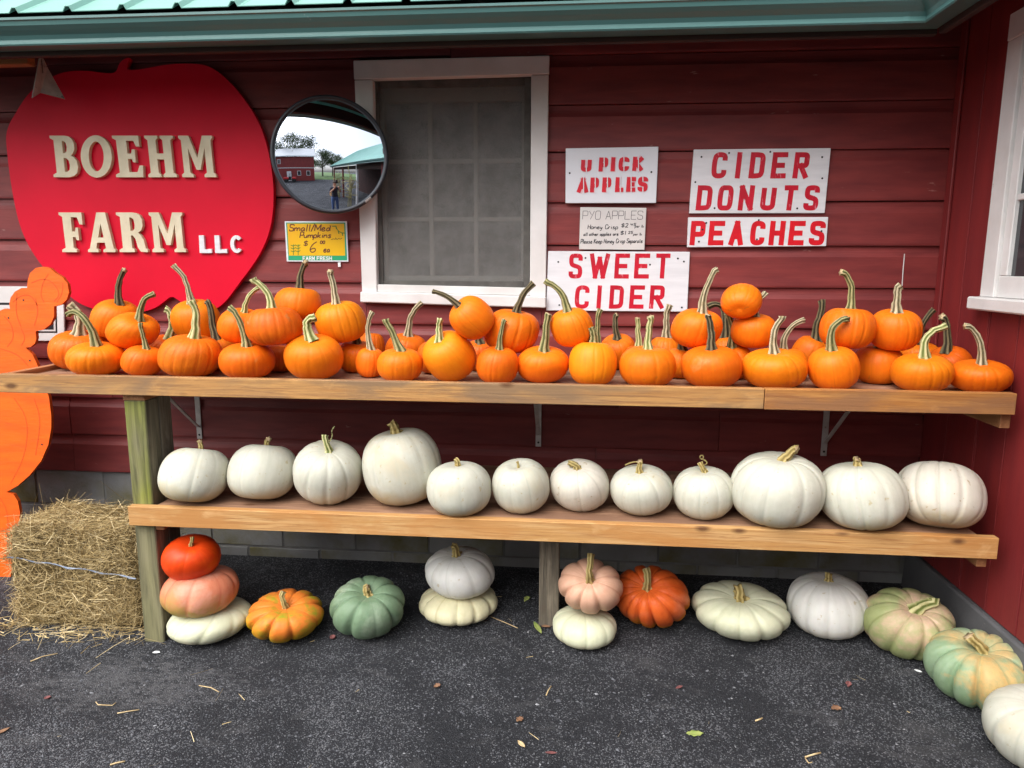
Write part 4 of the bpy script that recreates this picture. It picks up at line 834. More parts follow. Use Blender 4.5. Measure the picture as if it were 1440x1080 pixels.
V, F = tube([MC-MN*.03, (MC[0]-.02, -.03, MC[2]), (MC[0]-.02, .0, MC[2])], .013, 10); mk('mount_arm', V, F, M['black'], mir)

# ------------------------------------------------------------------ orange plywood cutout at the left edge
CY = -.30
ZO = lambda a, b: XZ(wallpt(a, b, CY))
right = [(0, 437), (6, 434), (14, 435), (13, 428), (15, 418), (21, 410), (30, 405), (38, 405), (39, 394), (42, 384), (50, 377), (60, 375), (70, 377), (78, 384), (88, 390), (95, 399), (97, 411), (94, 421), (87, 428), (76, 431), (76, 445), (71, 456), (62, 463), (50, 466), (51, 476), (49, 483), (43, 488), (36, 489), (46, 499), (52, 512), (62, 535), (69, 560), (72, 585), (72, 602), (68, 625), (58, 648), (42, 668), (25, 683), (9, 692), (19, 695), (25, 705), (28, 720), (27, 745), (23, 775), (16, 805), (10, 832)]
right = [ZO(a, b) for a, b in right]; xm = ZO(-52, 600)[0]; zbase = gz(CY)
right = [p_ for p_ in right]+[(right[-1][0]-.02, zbase), ]
left = [(2*xm-x, z) for x, z in right[::-1]]
cut = empty('pumpkin_cutout', (xm, CY, zbase), 'bright orange plywood cutout of stacked pumpkin shapes behind the hay bale', 'cutout')
poly_solid('cutout_board', [right+left], CY, CY+.018, M['orange_ply'], cut, M['ply_edge'])
jobs = []
for pts in ([(44, 398), (58, 392), (70, 394), (80, 404), (84, 415), (76, 424)], [(68, 385), (60, 398), (57, 415), (62, 425)], [(88, 398), (88, 412), (80, 425)], [(18, 425), (30, 415), (44, 415), (53, 430)], [(50, 420), (54, 440), (48, 458)], [(24, 412), (22, 440), (30, 460)],
            [(6, 445), (16, 455), (20, 475), (10, 488)], [(30, 462), (36, 476), (30, 486)], [(0, 490), (25, 498), (40, 515)], [(20, 560), (40, 590), (36, 640), (15, 680)], [(48, 560), (58, 590), (50, 640)], [(0, 700), (12, 720), (10, 780)]):
    paint('routed_line', [(chaikin([ZO(a, b) for a, b in pts]), .0024, 0)], CY, M['orange_groove'], cut)
for a, b in ((33, 422), (12, 447), (42, 507), (59, 625)):
    x, z = ZO(a, b); V, F = tube([(x, CY+.001, z), (x, CY-.0012, z)], .0045, 8); mk('screw', V, F, M['hole'], cut)
box('brace', (xm-.04, CY+.019, zbase), (xm+.04, CY+.20, zbase+.05), M['dark_wood'], cut)

# ------------------------------------------------------------------ hay bale
def blades(P, D, L, Wd, curve, rnd):
    n = len(P); V = np.zeros((n, 6, 3)); side = np.cross(D, RNG.normal(size=(n, 3))); side /= np.linalg.norm(side, axis=1)[:, None]+1e-9
    bend = np.cross(D, side)
    for k, t in enumerate((0, .5, 1)):
        c = P+D*(L*t)[:, None]+bend*(curve*L*(t*t))[:, None]; ww_ = Wd*(1-.5*t)
        V[:, 2*k] = c-side*ww_[:, None]/2; V[:, 2*k+1] = c+side*ww_[:, None]/2
    base_ = np.arange(n)[:, None]*6
    F = np.concatenate([base_+np.array([0, 1, 3, 2]), base_+np.array([2, 3, 5, 4])])
    return V.reshape(-1, 3), F, np.repeat(rnd, 6)
fb = ground_at(100, 884); BY0 = fb[1]; BZ1 = wallpt(100, 742, BY0)[2]; BY1 = BY0+.36
bxl, bxr = wallpt(10, 800, BY0)[0], min(wallpt(196, 800, BY0)[0], PX0-.012)
bale = empty('hay_bale', ((bxl+bxr)/2, (BY0+BY1)/2, gz((BY0+BY1)/2)), 'weathered square hay bale tied with blue twine beside the shelf post', 'hay bale')
bm = bmesh.new(); bmesh.ops.create_cube(bm, size=1); bmesh.ops.subdivide_edges(bm, edges=list(bm.edges), cuts=12, use_grid_fill=True)
zb0 = gz(BY0)
for v in bm.verts:
    x, y, z = v.co*2; k = .93
    l_ = (abs(x)**14+abs(y)**14+abs(z)**14)**(1/14.); x, y, z = x/l_, y/l_, z/l_
    nz = .022*(math.sin(5*x+3*z+1)+math.sin(7*z+4*y)+math.sin(6*y+5*x+2))/2
    g_ = 1-.055*math.exp(-((z-.28)/.10)**2)
    v.co = Vector(((bxl+bxr)/2+(bxr-bxl)/2*x*.95*g_+nz*.4*(1 if x < .5 else 0), (BY0+BY1)/2+(BY1-BY0)/2*y*.94*g_+nz*.5, zb0+(BZ1-zb0)*(z*.96+.97)/2+nz*.6*(1 if z > -.8 else 0)-.0))
V = [v.co[:] for v in bm.verts]; bm.verts.index_update(); F = [[v.index for v in f.verts] for f in bm.faces]
tri = [(np.array(f.calc_center_median()), np.array(f.normal), f.calc_area()) for f in bm.faces]; bm.normal_update(); tri = [(np.array(f.calc_center_median()), np.array(f.normal), f.calc_area()) for f in bm.faces]; bm.free()
core = mk('bale_core', V, F, M['hay_core'], bale, smooth=True)
tri = [t for t in tri if t[1][2] > -.5 and t[1][1] < .6]
ar = np.array([t[2] for t in tri]); idx = RNG.choice(len(tri), 24000, p=ar/ar.sum())
Cn = np.array([t[0] for t in tri])[idx]; Nn = np.array([t[1] for t in tri])[idx]
P = Cn+RNG.normal(size=Cn.shape)*.011+Nn*RNG.uniform(-.004, .006, len(Cn))[:, None]
D = RNG.normal(size=Cn.shape)*np.array([1.1, .7, .75]); D -= Nn*(D*Nn).sum(1)[:, None]; D /= np.linalg.norm(D, axis=1)[:, None]; D = D+Nn*RNG.uniform(-.08, .17, len(D))[:, None]; D /= np.linalg.norm(D, axis=1)[:, None]
Ls = RNG.gamma(3., .013, len(P))+.018; rnd = np.clip(RNG.beta(1.6, 1.9, len(P)), 0, 1)
P[:, 0] = np.minimum(P[:, 0], bxr-.004); over = P[:, 0]+D[:, 0]*Ls > bxr+.004; D[over, 0] *= -1
low_ = P[:, 2]+D[:, 2]*Ls < np.array([gz(y) for y in P[:, 1]])+.004; D[low_, 2] = np.abs(D[low_, 2])*.3
V, F, a_ = blades(P, D, Ls, RNG.uniform(.0011, .0030, len(P)), RNG.normal(size=len(P))*.25, rnd)
tag(mk('straw', V, F, M['straw'], bale, attrs={'rnd': a_}), kind='stuff')
tw = []
zt_ = wallpt(100, 757, BY0)[2]
for k in range(22):
    t = k/21; x = bxl+.018+(bxr-bxl-.03)*t; tw.append((x, BY0-.012+.010*math.sin(t*math.pi)-.012*(1-abs(2*t-1)), zb0+(BZ1-zb0)*.66-.055*t+.02*(1-t)+.003*math.sin(t*23)))
tw = [(bxl+.012, BY0+.09, tw[0][2]+.012), (bxl+.010, BY0+.03, tw[0][2]+.006)]+tw
V, F = tube(tw, .0028, 6); V2, F2 = tube([(x+.004*math.sin(i*1.3), y-.003, z+.004*math.cos(i*1.3)) for i, (x, y, z) in enumerate(tw)], .0016, 6)
mk('twine', *joinm([(V, F), (V2, F2)]), M['twine'], bale)
# loose hay on the yard in front of the bale
n = 420; px = np.abs(RNG.normal(size=n)); P = np.zeros((n, 3)); P[:, 0] = RNG.uniform(bxl-.22, bxr+.05, n); P[:, 1] = BY0+.03-px*.07; P[:, 2] = [gz(y)+.003+RNG.uniform(0, .012) for y in P[:, 1]]
D = RNG.normal(size=(n, 3))*np.array([1, .8, .08]); D /= np.linalg.norm(D, axis=1)[:, None]; D[:, 2] = np.abs(D[:, 2])*.3
nb = 40; Pb = np.zeros((nb, 3)); Pb[:, 0] = RNG.uniform(-2.3, 1.5, nb); Pb[:, 1] = RNG.uniform(-1.6, -.1, nb); Pb[:, 2] = [gz(y)+.004 for y in Pb[:, 1]]; Db = RNG.normal(size=(nb, 3))*np.array([1, 1, .02]); Db /= np.linalg.norm(Db, axis=1)[:, None]
V, F, a_ = blades(np.vstack([P, Pb]), np.vstack([D, Db]), np.concatenate([RNG.gamma(3, .022, n), RNG.gamma(3, .012, nb)]), np.concatenate([RNG.uniform(.002, .0045, n), RNG.uniform(.0015, .003, nb)]), RNG.normal(size=n+nb)*.2, np.concatenate([RNG.uniform(.35, 1, n), RNG.uniform(.5, 1, nb)]))
tag(mk('loose_hay', V, F, M['straw'], None, attrs={'rnd': a_}), 'loose dry hay stalks strewn on the asphalt before the bale', 'hay', kind='stuff')

# ------------------------------------------------------------------ pumpkins
def rot_to(d):
    """rotation matrix taking +Z to unit d by the shortest arc"""
    return np.array(Vector((0, 0, 1)).rotation_difference(Vector(d)).to_matrix())
def pumpkin_unit(ribs, gd, dim, sq, seed, lump, rp=2.2):
    rg = np.random.default_rng(seed); N, Mv = 120, 32
    ph = np.linspace(0, 2*np.pi, N, endpoint=False); a = rg.uniform(0, 6.28, 6)
    wp = ph+.10*np.sin(ph+a[0])+.06*np.sin(2*ph+a[1])+.04*np.sin(3*ph+a[2])
    g_ = np.abs(np.sin(ribs*wp/2)); rib = 1-(1-g_)**rp; amp = gd*(1+.45*np.sin(ph*2+a[3])+.3*np.sin(5*ph+a[4]))
    lob = 1+lump*(.5*np.sin(ph+a[5])+.5*np.sin(2*ph+a[2]))
    V = []; H = []; A_ = []; Rb = []
    for j in range(Mv+1):
        t = -np.pi/2+np.pi*j/Mv; c = max(np.cos(t), 0)**sq; s_ = np.sign(np.sin(t))*abs(np.sin(t))**(.90)
        fall = np.sqrt(max(c, 0))
        rr = c*lob*(1-amp*(1-rib)*(.35+.65*fall))
        z = s_*np.ones(N)-(dim*np.exp(-(c/.30)**2) if s_ > 0 else -.5*dim*np.exp(-(c/.32)**2))
        z = z-np.sign(s_)*amp*(1-rib)*.55*(1-fall*.6)*(c**.5)
        z = z+lump*.35*c*np.sin(ph+a[1])*abs(s_)
        V.append(np.stack([rr*np.cos(ph), rr*np.sin(ph), z], 1)); H.append(np.full(N, np.sin(t))); A_.append(ph/(2*np.pi)); Rb.append(rib)
    V = np.concatenate(V); F = []
    for j in range(Mv):
        for k in range(N): F.append((j*N+k, j*N+(k+1) % N, (j+1)*N+(k+1) % N, (j+1)*N+k))
    F.append(tuple(range(N))[::-1]); F.append(tuple(Mv*N+k for k in range(N)))
    aa = np.concatenate(A_); aa = np.abs(2*aa-1)*.5       # no seam
    return V, F, np.concatenate(H), aa, np.concatenate(Rb), Mv*N
def stem_mesh(pts, r0, r1, seed):
    rg = np.random.default_rng(seed); n = 20; m = len(pts); V = []; F = []; rb = []
    pts = np.array(pts); tw = rg.uniform(-1.5, 1.5); ph0 = rg.uniform(0, 6)
    t0 = pts[1]-pts[0]; t0 /= np.linalg.norm(t0); a = np.cross(t0, [0.3, 1, .1]); a /= np.linalg.norm(a)
    for i in range(m):
        t = pts[min(i+1, m-1)]-pts[max(i-1, 0)]; t /= np.linalg.norm(t)+1e-9
        a = a-t*(a@t); a /= np.linalg.norm(a)+1e-9; b = np.cross(t, a); f = i/(m-1)
        rr = r0+(r1-r0)*min(1, f*1.5)+r0*.75*math.exp(-f*9)+(r1*.22*max(0, f-.85)/.15)
        for k in range(n):
            p_ = 2*math.pi*k/n; rid = math.cos(5*p_+tw*f+ph0); rad = rr*(1+.24*rid)*(1+.06*rg.normal())
            V.append(pts[i]+rad*(math.cos(p_)*a+math.sin(p_)*b)); rb.append(.5+.5*rid)
    for i in range(m-1):
        for k in range(n): F.append((i*n+k, i*n+(k+1) % n, (i+1)*n+(k+1) % n, (i+1)*n+k))
    F.append(tuple((m-1)*n+k for k in range(n)))
    return V, F, rb
def pumpkin(label, group, C_, rx, rz, skin_, base_px, tip_px, stem='g', thick=5., ribs=10, gd=.035, dim=.16, sq=.86, seed=0, mid_px=None, lump=.04, pole=None, ry=None, ystem=0., name='pumpkin', tipy=0., rp=2.2):
    C_ = np.array(C_, float); ry = ry or rx; rad = np.array([rx, ry, rz])
    if pole is None:
        d = ray(*base_px); o = (CAM-C_)/rad; dd = d/rad; A2, B2, C2 = dd@dd, 2*o@dd, o@o-1; disc = B2*B2-4*A2*C2
        t = (-B2-math.sqrt(disc))/(2*A2) if disc > 0 else -B2/(2*A2)
        pole = o+dd*t; pole = pole/np.linalg.norm(pole)
        if pole[2] < .82 and base_px is not None and disc > 0 and pole[1] > -.3: pass
    else: pole = np.array(pole, float)/np.linalg.norm(pole)
    V, F, H, A_, Rb, ti_ = pumpkin_unit(ribs, gd, dim, sq, seed, lump, rp)
    spin = np.array(Matrix.Rotation(seed*1.7, 3, 'Z')); Rm = rot_to(pole) @ spin; V = V @ Rm.T
    lo, hi = V.min(0), V.max(0); V = (V-(lo+hi)/2)/((hi-lo)/2)*rad
    # flatten the underside a little so that it sits
    zf = -rz*.965; V[:, 2] = np.where(V[:, 2] < zf, zf+(V[:, 2]-zf)*.25, V[:, 2]); V[:, 2] -= V[:, 2].min()+rz
    V = V+C_
    th = empty(name, (C_[0], C_[1], C_[2]-rz), label, 'pumpkin', group)
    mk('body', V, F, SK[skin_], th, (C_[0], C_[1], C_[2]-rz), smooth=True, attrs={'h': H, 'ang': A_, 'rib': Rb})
    if tip_px is None: return th
    top = V[ti_:ti_+120].mean(0); dn = pole*rad; dn = dn/np.linalg.norm(dn); top = top-dn*.004
    tip = wallpt(*tip_px, top[1]+tipy) if not callable(tip_px) else tip_px(top)
    r_ = thick*depth(C_)/F_PX
    L_ = np.linalg.norm(tip-top)
    ctrl = wallpt(*mid_px, top[1]+tipy*.5)*2-(top+tip)/2 if mid_px else top+dn*L_*.5
    pts = bezier(top, ctrl, tip, 11)
    rgs = np.random.default_rng(seed+5); pts = np.array(pts); pts[2:-1] += np.cumsum(rgs.normal(size=(len(pts)-3, 3))*r_*.10, 0); V, F, rb = stem_mesh(pts, r_*.84, r_*.68, seed+3)
    o = mk('stem', V, F, ST[stem], th, smooth=True, attrs={'rib': rb}); o.data.materials.append(M['stem_cut']); o.data.polygons[len(o.data.polygons)-1].material_index = 1
    return th
def solve_floor(x0, x1, yt, Y, zs):
    cx = (x0+x1)/2; P_ = wallpt(cx, yt+(x1-x0)*.4, Y); rx = (x1-x0)/2*depth(P_)/F_PX; Q = wallpt(cx, yt, Y)
    t = abs((Q[2]-EYE)/math.hypot(Q[0], Q[1]+DIST)); h = Q[2]-zs; a = rx*t; rz = (h*h-a*a)/(2*h)
    return (P_[0], Y, zs+rz), rx, rz
def solve_free(x0, x1, yt, yb, Y):
    P_ = wallpt((x0+x1)/2, (yt+yb)/2, Y); k = depth(P_)/F_PX; rx = (x1-x0)/2*k; hh = (yb-yt)/2*k
    t = abs((P_[2]-EYE)/math.hypot(P_[0], P_[1]+DIST)); return P_, rx, math.sqrt(max(hh*hh-(rx*t)**2, 1e-4))
def solve_surface(x0, x1, yt, yb, zfun):
    """bottom and top both visible: find where it rests on the surface"""
    best = None
    for Y in np.linspace(-1.75, -.05, 681):
        P_, rx, rz = solve_free(x0, x1, yt, yb, Y); e = abs(P_[2]-rz-zfun(Y))
        if best is None or e < best[0]: best = (e, Y)
    return solve_free(x0, x1, yt, yb, best[1])
za = lambda x, y: (60+x/4, 360+y/4)
zb_ = lambda x, y: (380+x/3.79, 360+y/3.79)
zc = lambda x, y: (720+x/4, 370+y/4)
zd = lambda x, y: (1040+x/3.6, 370+y/3.6)
# zoom, row, x0, x1, ytop, ybot, Y, stem base, stem tip, stem middle or None, stem kind, thickness px, skin, stem words
T = [
 (za, 'M', 52, 370, 415, 640, -.478, (205, 425), (150, 275), (200, 340), 't', 7, 'ora', 'a thick grey stem bent left'),
 (za, 'F', 150, 460, 480, 665, -.636, (300, 490), (143, 330), (235, 345), 'g', 5, 'or', 'a long stem hooking left'),
 (za, 'T', 278, 540, 240, 465, -.437, (437, 255), (462, 80), (430, 160), 'd', 4.5, 'or', 'a dark upright stem'),
 (za, 'S', 367, 650, 312, 525, -.563, (555, 345), (628, 212), (565, 260), 'g', 4.5, 'or', 'a stem curling right, pink end'),
 (za, 'F', 450, 680, 500, 670, -.632, (590, 508), (550, 375), (562, 440), 'g', 3.6, 'or', 'a thin upright stem'),
 (za, 'B', 590, 780, 440, 0, -.200, (715, 455), (688, 300), (722, 360), 'l', 5.5, 'ora', 'a thick pale ribbed stem'),
 (za, 'T', 732, 1000, 240, 490, -.345, (830, 250), (735, 50), (805, 140), 't', 4.2, 'or', 'a very long stem leaning left'),
 (za, 'F', 660, 1005, 440, 675, -.624, (855, 445), (832, 250), (862, 330), 'l', 6, 'orscar', 'a pale stem and brown scars'),
 (za, 'B', 770, 950, 465, 0, -.215, None, None, None, 'g', 4, 'ora', 'barely anything showing under a long-stemmed one'),
 (za, 'M', 890, 1100, 455, 0, -.43, (970, 460), (922, 255), (950, 350), 'd', 5, 'ora', 'a dark brown stem'),
 (za, 'S', 985, 1250, 290, 490, -.543, (1140, 300), (1215, 180), (1165, 225), 'l', 3.5, 'or', 'a slim pale stem leaning right'),
 (za, 'S', 1145, 1460, 285, 500, -.638, (1285, 285), (1182, 125), (1255, 195), 'l', 5.5, 'ora', 'deep ribs, pale stem leaning left'),
 (za, 'F', 998, 1305, 487, 680, -.640, (1145, 495), (1050, 290), (1118, 380), 'g', 5, 'or', 'a long green stem leaning left'),
 (za, 'M', 1230, 1440, 500, 0, -.434, None, None, None, 'g', 4, 'ora', 'only its dark side showing'),
 (zb_, 'T', 22, 270, 165, 340, -.469, (160, 165), (190, 35), (160, 95), 'd', 5, 'or', 'a stem reaching the yellow card'),
 (zb_, 'S', 243, 510, 237, 460, -.493, (350, 240), (322, 80), (338, 160), 't', 5, 'orb', 'a straight grey ribbed stem'),
 (zb_, 'F', 75, 390, 412, 655, -.631, (220, 430), (242, 325), (190, 345), 'l', 6.5, 'orb', 'a short fat pale stem'),
 (zb_, 'M', 355, 560, 450, 0, -.420, (460, 455), (458, 285), (455, 370), 'd', 4.5, 'or', 'a straight black stem'),
 (zb_, 'B', 470, 610, 405, 0, -.094, None, None, None, 'g', 4, 'ora', 'no stem in view'),
 (zb_, 'F', 455, 610, 487, 655, -.553, (540, 490), (548, 298), (522, 380), 't', 4, 'or', 'a long bowed grey stem, narrowest'),
 (zb_, 'F', 570, 815, 490, 660, -.640, (695, 495), (615, 335), (655, 410), 'g', 5.5, 'or', 'a tapered stem leaning left'),
 (zb_, 'B', 612, 835, 410, 0, -.200, (740, 415), (808, 250), (752, 320), 't', 4.5, 'ora', 'a stem arching to the right'),
 (zb_, 'F', 815, 1098, 393, 662, -.627, (892, 430), (905, 338), (895, 385), 'l', 5, 'orb', 'a green stem stub, lying tilted'),
 (zb_, 'M', 780, 960, 455, 0, -.420, None, None, None, 'g', 4, 'ora', 'its shadowed side only, behind tilted one'),
 (zb_, 'T', 955, 1195, 208, 445, -.658, (990, 250), (865, 190), (930, 205), 'd', 4, 'or', 'a sideways stem below the window'),
 (zb_, 'M', 1030, 1195, 445, 0, -.316, (1115, 452), (1122, 385), (1112, 415), 'd', 5.5, 'ora', 'a short thick dark stem'),
 (zb_, 'S', 1138, 1435, 280, 515, -.546, (1320, 285), (1405, 145), (1345, 215), 'd', 5, 'ora', 'warty grooves, brown stem leaning right'),
 (zb_, 'F', 1098, 1325, 480, 668, -.657, (1222, 485), (1250, 340), (1230, 410), 'g', 4, 'or', 'a thin dark stem leaning right'),
 (zc, 'F', 25, 322, 462, 672, -.604, (185, 478), (208, 285), (188, 380), 'g', 6, 'or', 'a thick grey green stem'),
 (zc, 'S', 215, 460, 247, 470, -.591, (308, 255), (185, 100), (270, 160), 'g', 5, 'or', 'a green stem over SWEET CIDER sign'),
 (zc, 'F', 320, 590, 438, 680, -.640, (460, 438), (440, 362), (455, 400), 'g', 6, 'orb', 'a short green stub'),
 (zc, 'B', 495, 700, 392, 0, -.194, (590, 410), (592, 290), (588, 350), 'd', 4.5, 'ora', 'a dark stem with red end'),
 (zc, 'F', 603, 920, 465, 688, -.640, (765, 470), (774, 300), (765, 380), 'l', 5.2, 'or', 'a pale upright stem'),
 (zc, 'M', 625, 790, 462, 0, -.353, (715, 462), (708, 308), (714, 380), 'l', 4.2, 'ora', 'only its pale stem showing'),
 (zc, 'M', 385, 560, 445, 0, -.339, (485, 447), (497, 260), (482, 350), 'g', 4.2, 'ora', 'only its grey green stem showing'),
 (zc, 'B', 765, 950, 412, 0, -.171, (868, 412), (886, 235), (870, 320), 't', 5, 'ora', 'a tall grey stem below the sign'),
 (zc, 'S', 895, 1180, 253, 475, -.516, (1075, 262), (1155, 38), (1095, 140), 't', 5, 'or', 'a very long pale stem leaning right'),
 (zc, 'M', 845, 1040, 478, 0, -.420, (960, 480), (938, 285), (942, 380), 'd', 4.5, 'ora', 'a dark bowed stem'),
 (zc, 'F', 950, 1290, 462, 692, -.634, (1115, 470), (1105, 290), (1118, 380), 'd', 5.5, 'or', 'a dark stem, pale cut end'),
 (zc, 'M', 1150, 1355, 455, 0, -.420, (1235, 462), (1205, 280), (1226, 370), 'g', 5, 'ora', 'a dark green stem leaning left'),
 (zc, 'B', 1120, 1290, 412, 0, -.101, (1195, 412), (1100, 245), (1182, 255), 'd', 5, 'ora', 'a black stem arched to the left'),
 (zc, 'T', 1175, 1405, 112, 310, -.510, None, None, None, 'g', 4, 'or', 'no stem in view, highest'),
 (zc, 'S', 1235, 1480, 280, 475, -.463, (1375, 285), (1428, 165), (1385, 225), 't', 4.5, 'or', 'a grey stem leaning right'),
 (zd, 'F', 10, 335, 430, 628, -.628, (170, 440), (215, 268), (178, 350), 't', 5.5, 'or', 'an upright grey stem, bent tip'),
 (zd, 'M', 140, 345, 430, 0, -.420, (218, 432), (328, 290), (245, 350), 't', 4.5, 'ora', 'a pale stem leaning far right'),
 (zd, 'B', 265, 440, 365, 0, -.114, (395, 375), (415, 190), (398, 280), 'd', 5.5, 'ora', 'a thick dark upright stem'),
 (zd, 'F', 350, 603, 418, 628, -.640, (465, 425), (545, 285), (475, 320), 'g', 5.5, 'or', 'a stem hooked over to the right'),
 (zd, 'S', 412, 680, 225, 430, -.548, (563, 225), (512, 45), (562, 125), 'g', 5, 'or', 'a tall stem curving left above it'),
 (zd, 'F', 585, 825, 418, 622, -.461, (708, 420), (765, 290), (718, 350), 't', 5.5, 'or', 'a flared tan stem bent right'),
 (zd, 'S', 663, 910, 230, 440, -.517, (800, 235), (818, 115), (805, 175), 't', 6, 'or', 'a thick straight stem'),
 (zd, 'B', 810, 1010, 400, 0, -.200, (912, 402), (985, 235), (925, 310), 'd', 4.5, 'ora', 'a dark white-tipped stem leaning right'),
 (zd, 'F', 775, 1065, 455, 640, -.644, (938, 465), (1048, 315), (955, 365), 'l', 5.5, 'orb', 'a bright green stem arching right'),
 (zd, 'M', 955, 1175, 415, 0, -.420, (1040, 435), (1022, 270), (1048, 350), 'd', 5.5, 'ora', 'a dark upright pale-tipped stem'),
 (zd, 'F', 1070, 1355, 485, 645, -.647, (1228, 498), (1138, 320), (1208, 385), 't', 4.8, 'or', 'a curling stem, by side wall'),
]
ORD = ['first', 'second', 'third', 'fourth', 'fifth', 'sixth', 'seventh', 'eighth', 'ninth', 'tenth', 'eleventh', 'twelfth', 'thirteenth', 'fourteenth', 'fifteenth', 'sixteenth', 'seventeenth', 'eighteenth', 'nineteenth', 'twentieth', 'twenty-first', 'twenty-second']
cls = {'F': 'F', 'M': 'H', 'B': 'H', 'S': 'R', 'T': 'R'}
phrase = {'F': 'from left, front row', 'H': 'from left, behind front row', 'R': 'from left, piled higher'}
order = sorted(range(len(T)), key=lambda i: T[i][0]((T[i][2]+T[i][3])/2, 0)[0]); cnt = {}; rank = {}
for i in order:
    k = cls[T[i][1]]; cnt[k] = cnt.get(k, 0)+1; rank[i] = ORD[cnt[k]-1]
for i, (zf, row, x0, x1, yt, yb, Y, b_, t_, m_, sk_, thk, skn, words) in enumerate(T):
    (X0, YT), (X1, YB) = zf(x0, yt), zf(x1, yb)
    if row in 'FMB': C_, rx, rz = solve_floor(X0, X1, YT, Y, US)
    else: C_, rx, rz = solve_free(X0, X1, YT, YB, Y)
    lab = 'orange pumpkin with %s, %s %s' % (words, rank[i], phrase[cls[row]])
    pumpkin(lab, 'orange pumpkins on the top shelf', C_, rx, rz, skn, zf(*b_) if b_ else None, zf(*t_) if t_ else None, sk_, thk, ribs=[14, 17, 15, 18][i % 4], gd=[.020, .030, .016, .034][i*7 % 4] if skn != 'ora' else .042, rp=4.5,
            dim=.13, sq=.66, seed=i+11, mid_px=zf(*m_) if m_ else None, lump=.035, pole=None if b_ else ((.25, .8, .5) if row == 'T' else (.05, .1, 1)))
# whites on the lower shelf
zsh = lambda Y: LS
WT = [
 (227, 320, 625, 708, (283, 626), (281, 621), 's', 4.5, 'wh', 9, .012, 'small smooth white pumpkin beside the green post'),
 (322, 417, 620, 704, (377, 621), (378, 617), 's', 5, 'wh', 9, .018, 'smooth white pumpkin, second from the green post on the lower shelf'),
 (412, 510, 616, 709, (462, 628), (457, 612), 'l', 6, 'wh', 10, .03, 'white pumpkin with a ragged green stem on the lower shelf'),
 (510, 621, 599, 709, (556, 603), (552, 599), 's', 9, 'wh', 10, .02, 'tall large white pumpkin left of the middle of the lower shelf'),
 (600, 691, 648, 724, (643, 652), (641, 648), 's', 5.5, 'wh', 9, .015, 'squat white pumpkin with a tiny stub, close to the shelf edge beside the tall one'),
 (692, 773, 643, 721, (728, 650), (727, 649), 's', 2.5, 'wh', 10, .018, 'stemless white pumpkin with a dimple under the middle bracket'),
 (773, 857, 643, 719, (811, 654), (802, 652), 's', 6, 'whw', 9, .02, 'cream white pumpkin with a brown scar, next right of the dimpled one'),
 (858, 946, 651, 724, (899, 660), (899, 648), 's', 5.5, 'wh', 10, .018, 'white pumpkin with a square upright stub, eighth from left on the lower shelf'),
 (947, 1032, 654, 729, (990, 660), (984, 650), 's', 5, 'wh', 10, .03, 'small white pumpkin with a curly dried tendril'),
 (1029, 1157, 634, 739, (1102, 642), (1121, 632), 's', 8, 'wh', 11, .045, 'largest ribbed white pumpkin on the lower shelf, with a thick stub'),
 (1154, 1271, 647, 744, (1206, 650), (1206, 645), 's', 7, 'wh', 11, .035, 'ribbed white pumpkin second from the right end of the lower shelf'),
 (1264, 1379, 644, 744, None, None, 's', 5, 'whw', 11, .035, 'white pumpkin lying at the right end of the lower shelf'),
]
for i, (x0, x1, yt, yb, b_, t_, sk_, thk, skn, rb, gd, lab) in enumerate(WT):
    C_, rx, rz = solve_surface(x0, x1, yt, yb, zsh)
    C_ = list(C_); C_[2] = LS+rz; C_[1] = min(C_[1], -.03-rx)
    wp_ = pumpkin(lab, 'white pumpkins on the lower shelf', C_, rx, rz, skn, b_, t_, sk_, thk*.85, ribs=rb, gd=gd*1.25, rp=3., dim=.10 if i != 5 else .2, sq=.72, seed=90+i, lump=.03, pole=None if b_ else (.15, .5, .85), name='white_pumpkin')
    if i in (2, 8):
        Yt = C_[1]; base_t = [(462, 622), (468, 614), (466, 606), (470, 600)] if i == 2 else [(986, 655), (996, 652), (990, 646), (984, 645), (985, 640), (990, 641), (988, 646)]
        V, F = tube([wallpt(a, b, Yt+.004*math.sin(k*2)) for k, (a, b) in enumerate(chaikin(base_t, 2))], .0028, 6); mk('tendril', V, F, ST['l' if i == 2 else 's'], wp_, smooth=True, attrs={'rib': np.full(len(V), .6)})
    if i == 7:
        V, F = tube([wallpt(a, b, C_[1]) for a, b in chaikin([(899, 649), (888, 650), (879, 654)], 2)], .0032, 6); mk('tendril', V, F, ST['s'], wp_, smooth=True, attrs={'rib': np.full(len(V), .6)})
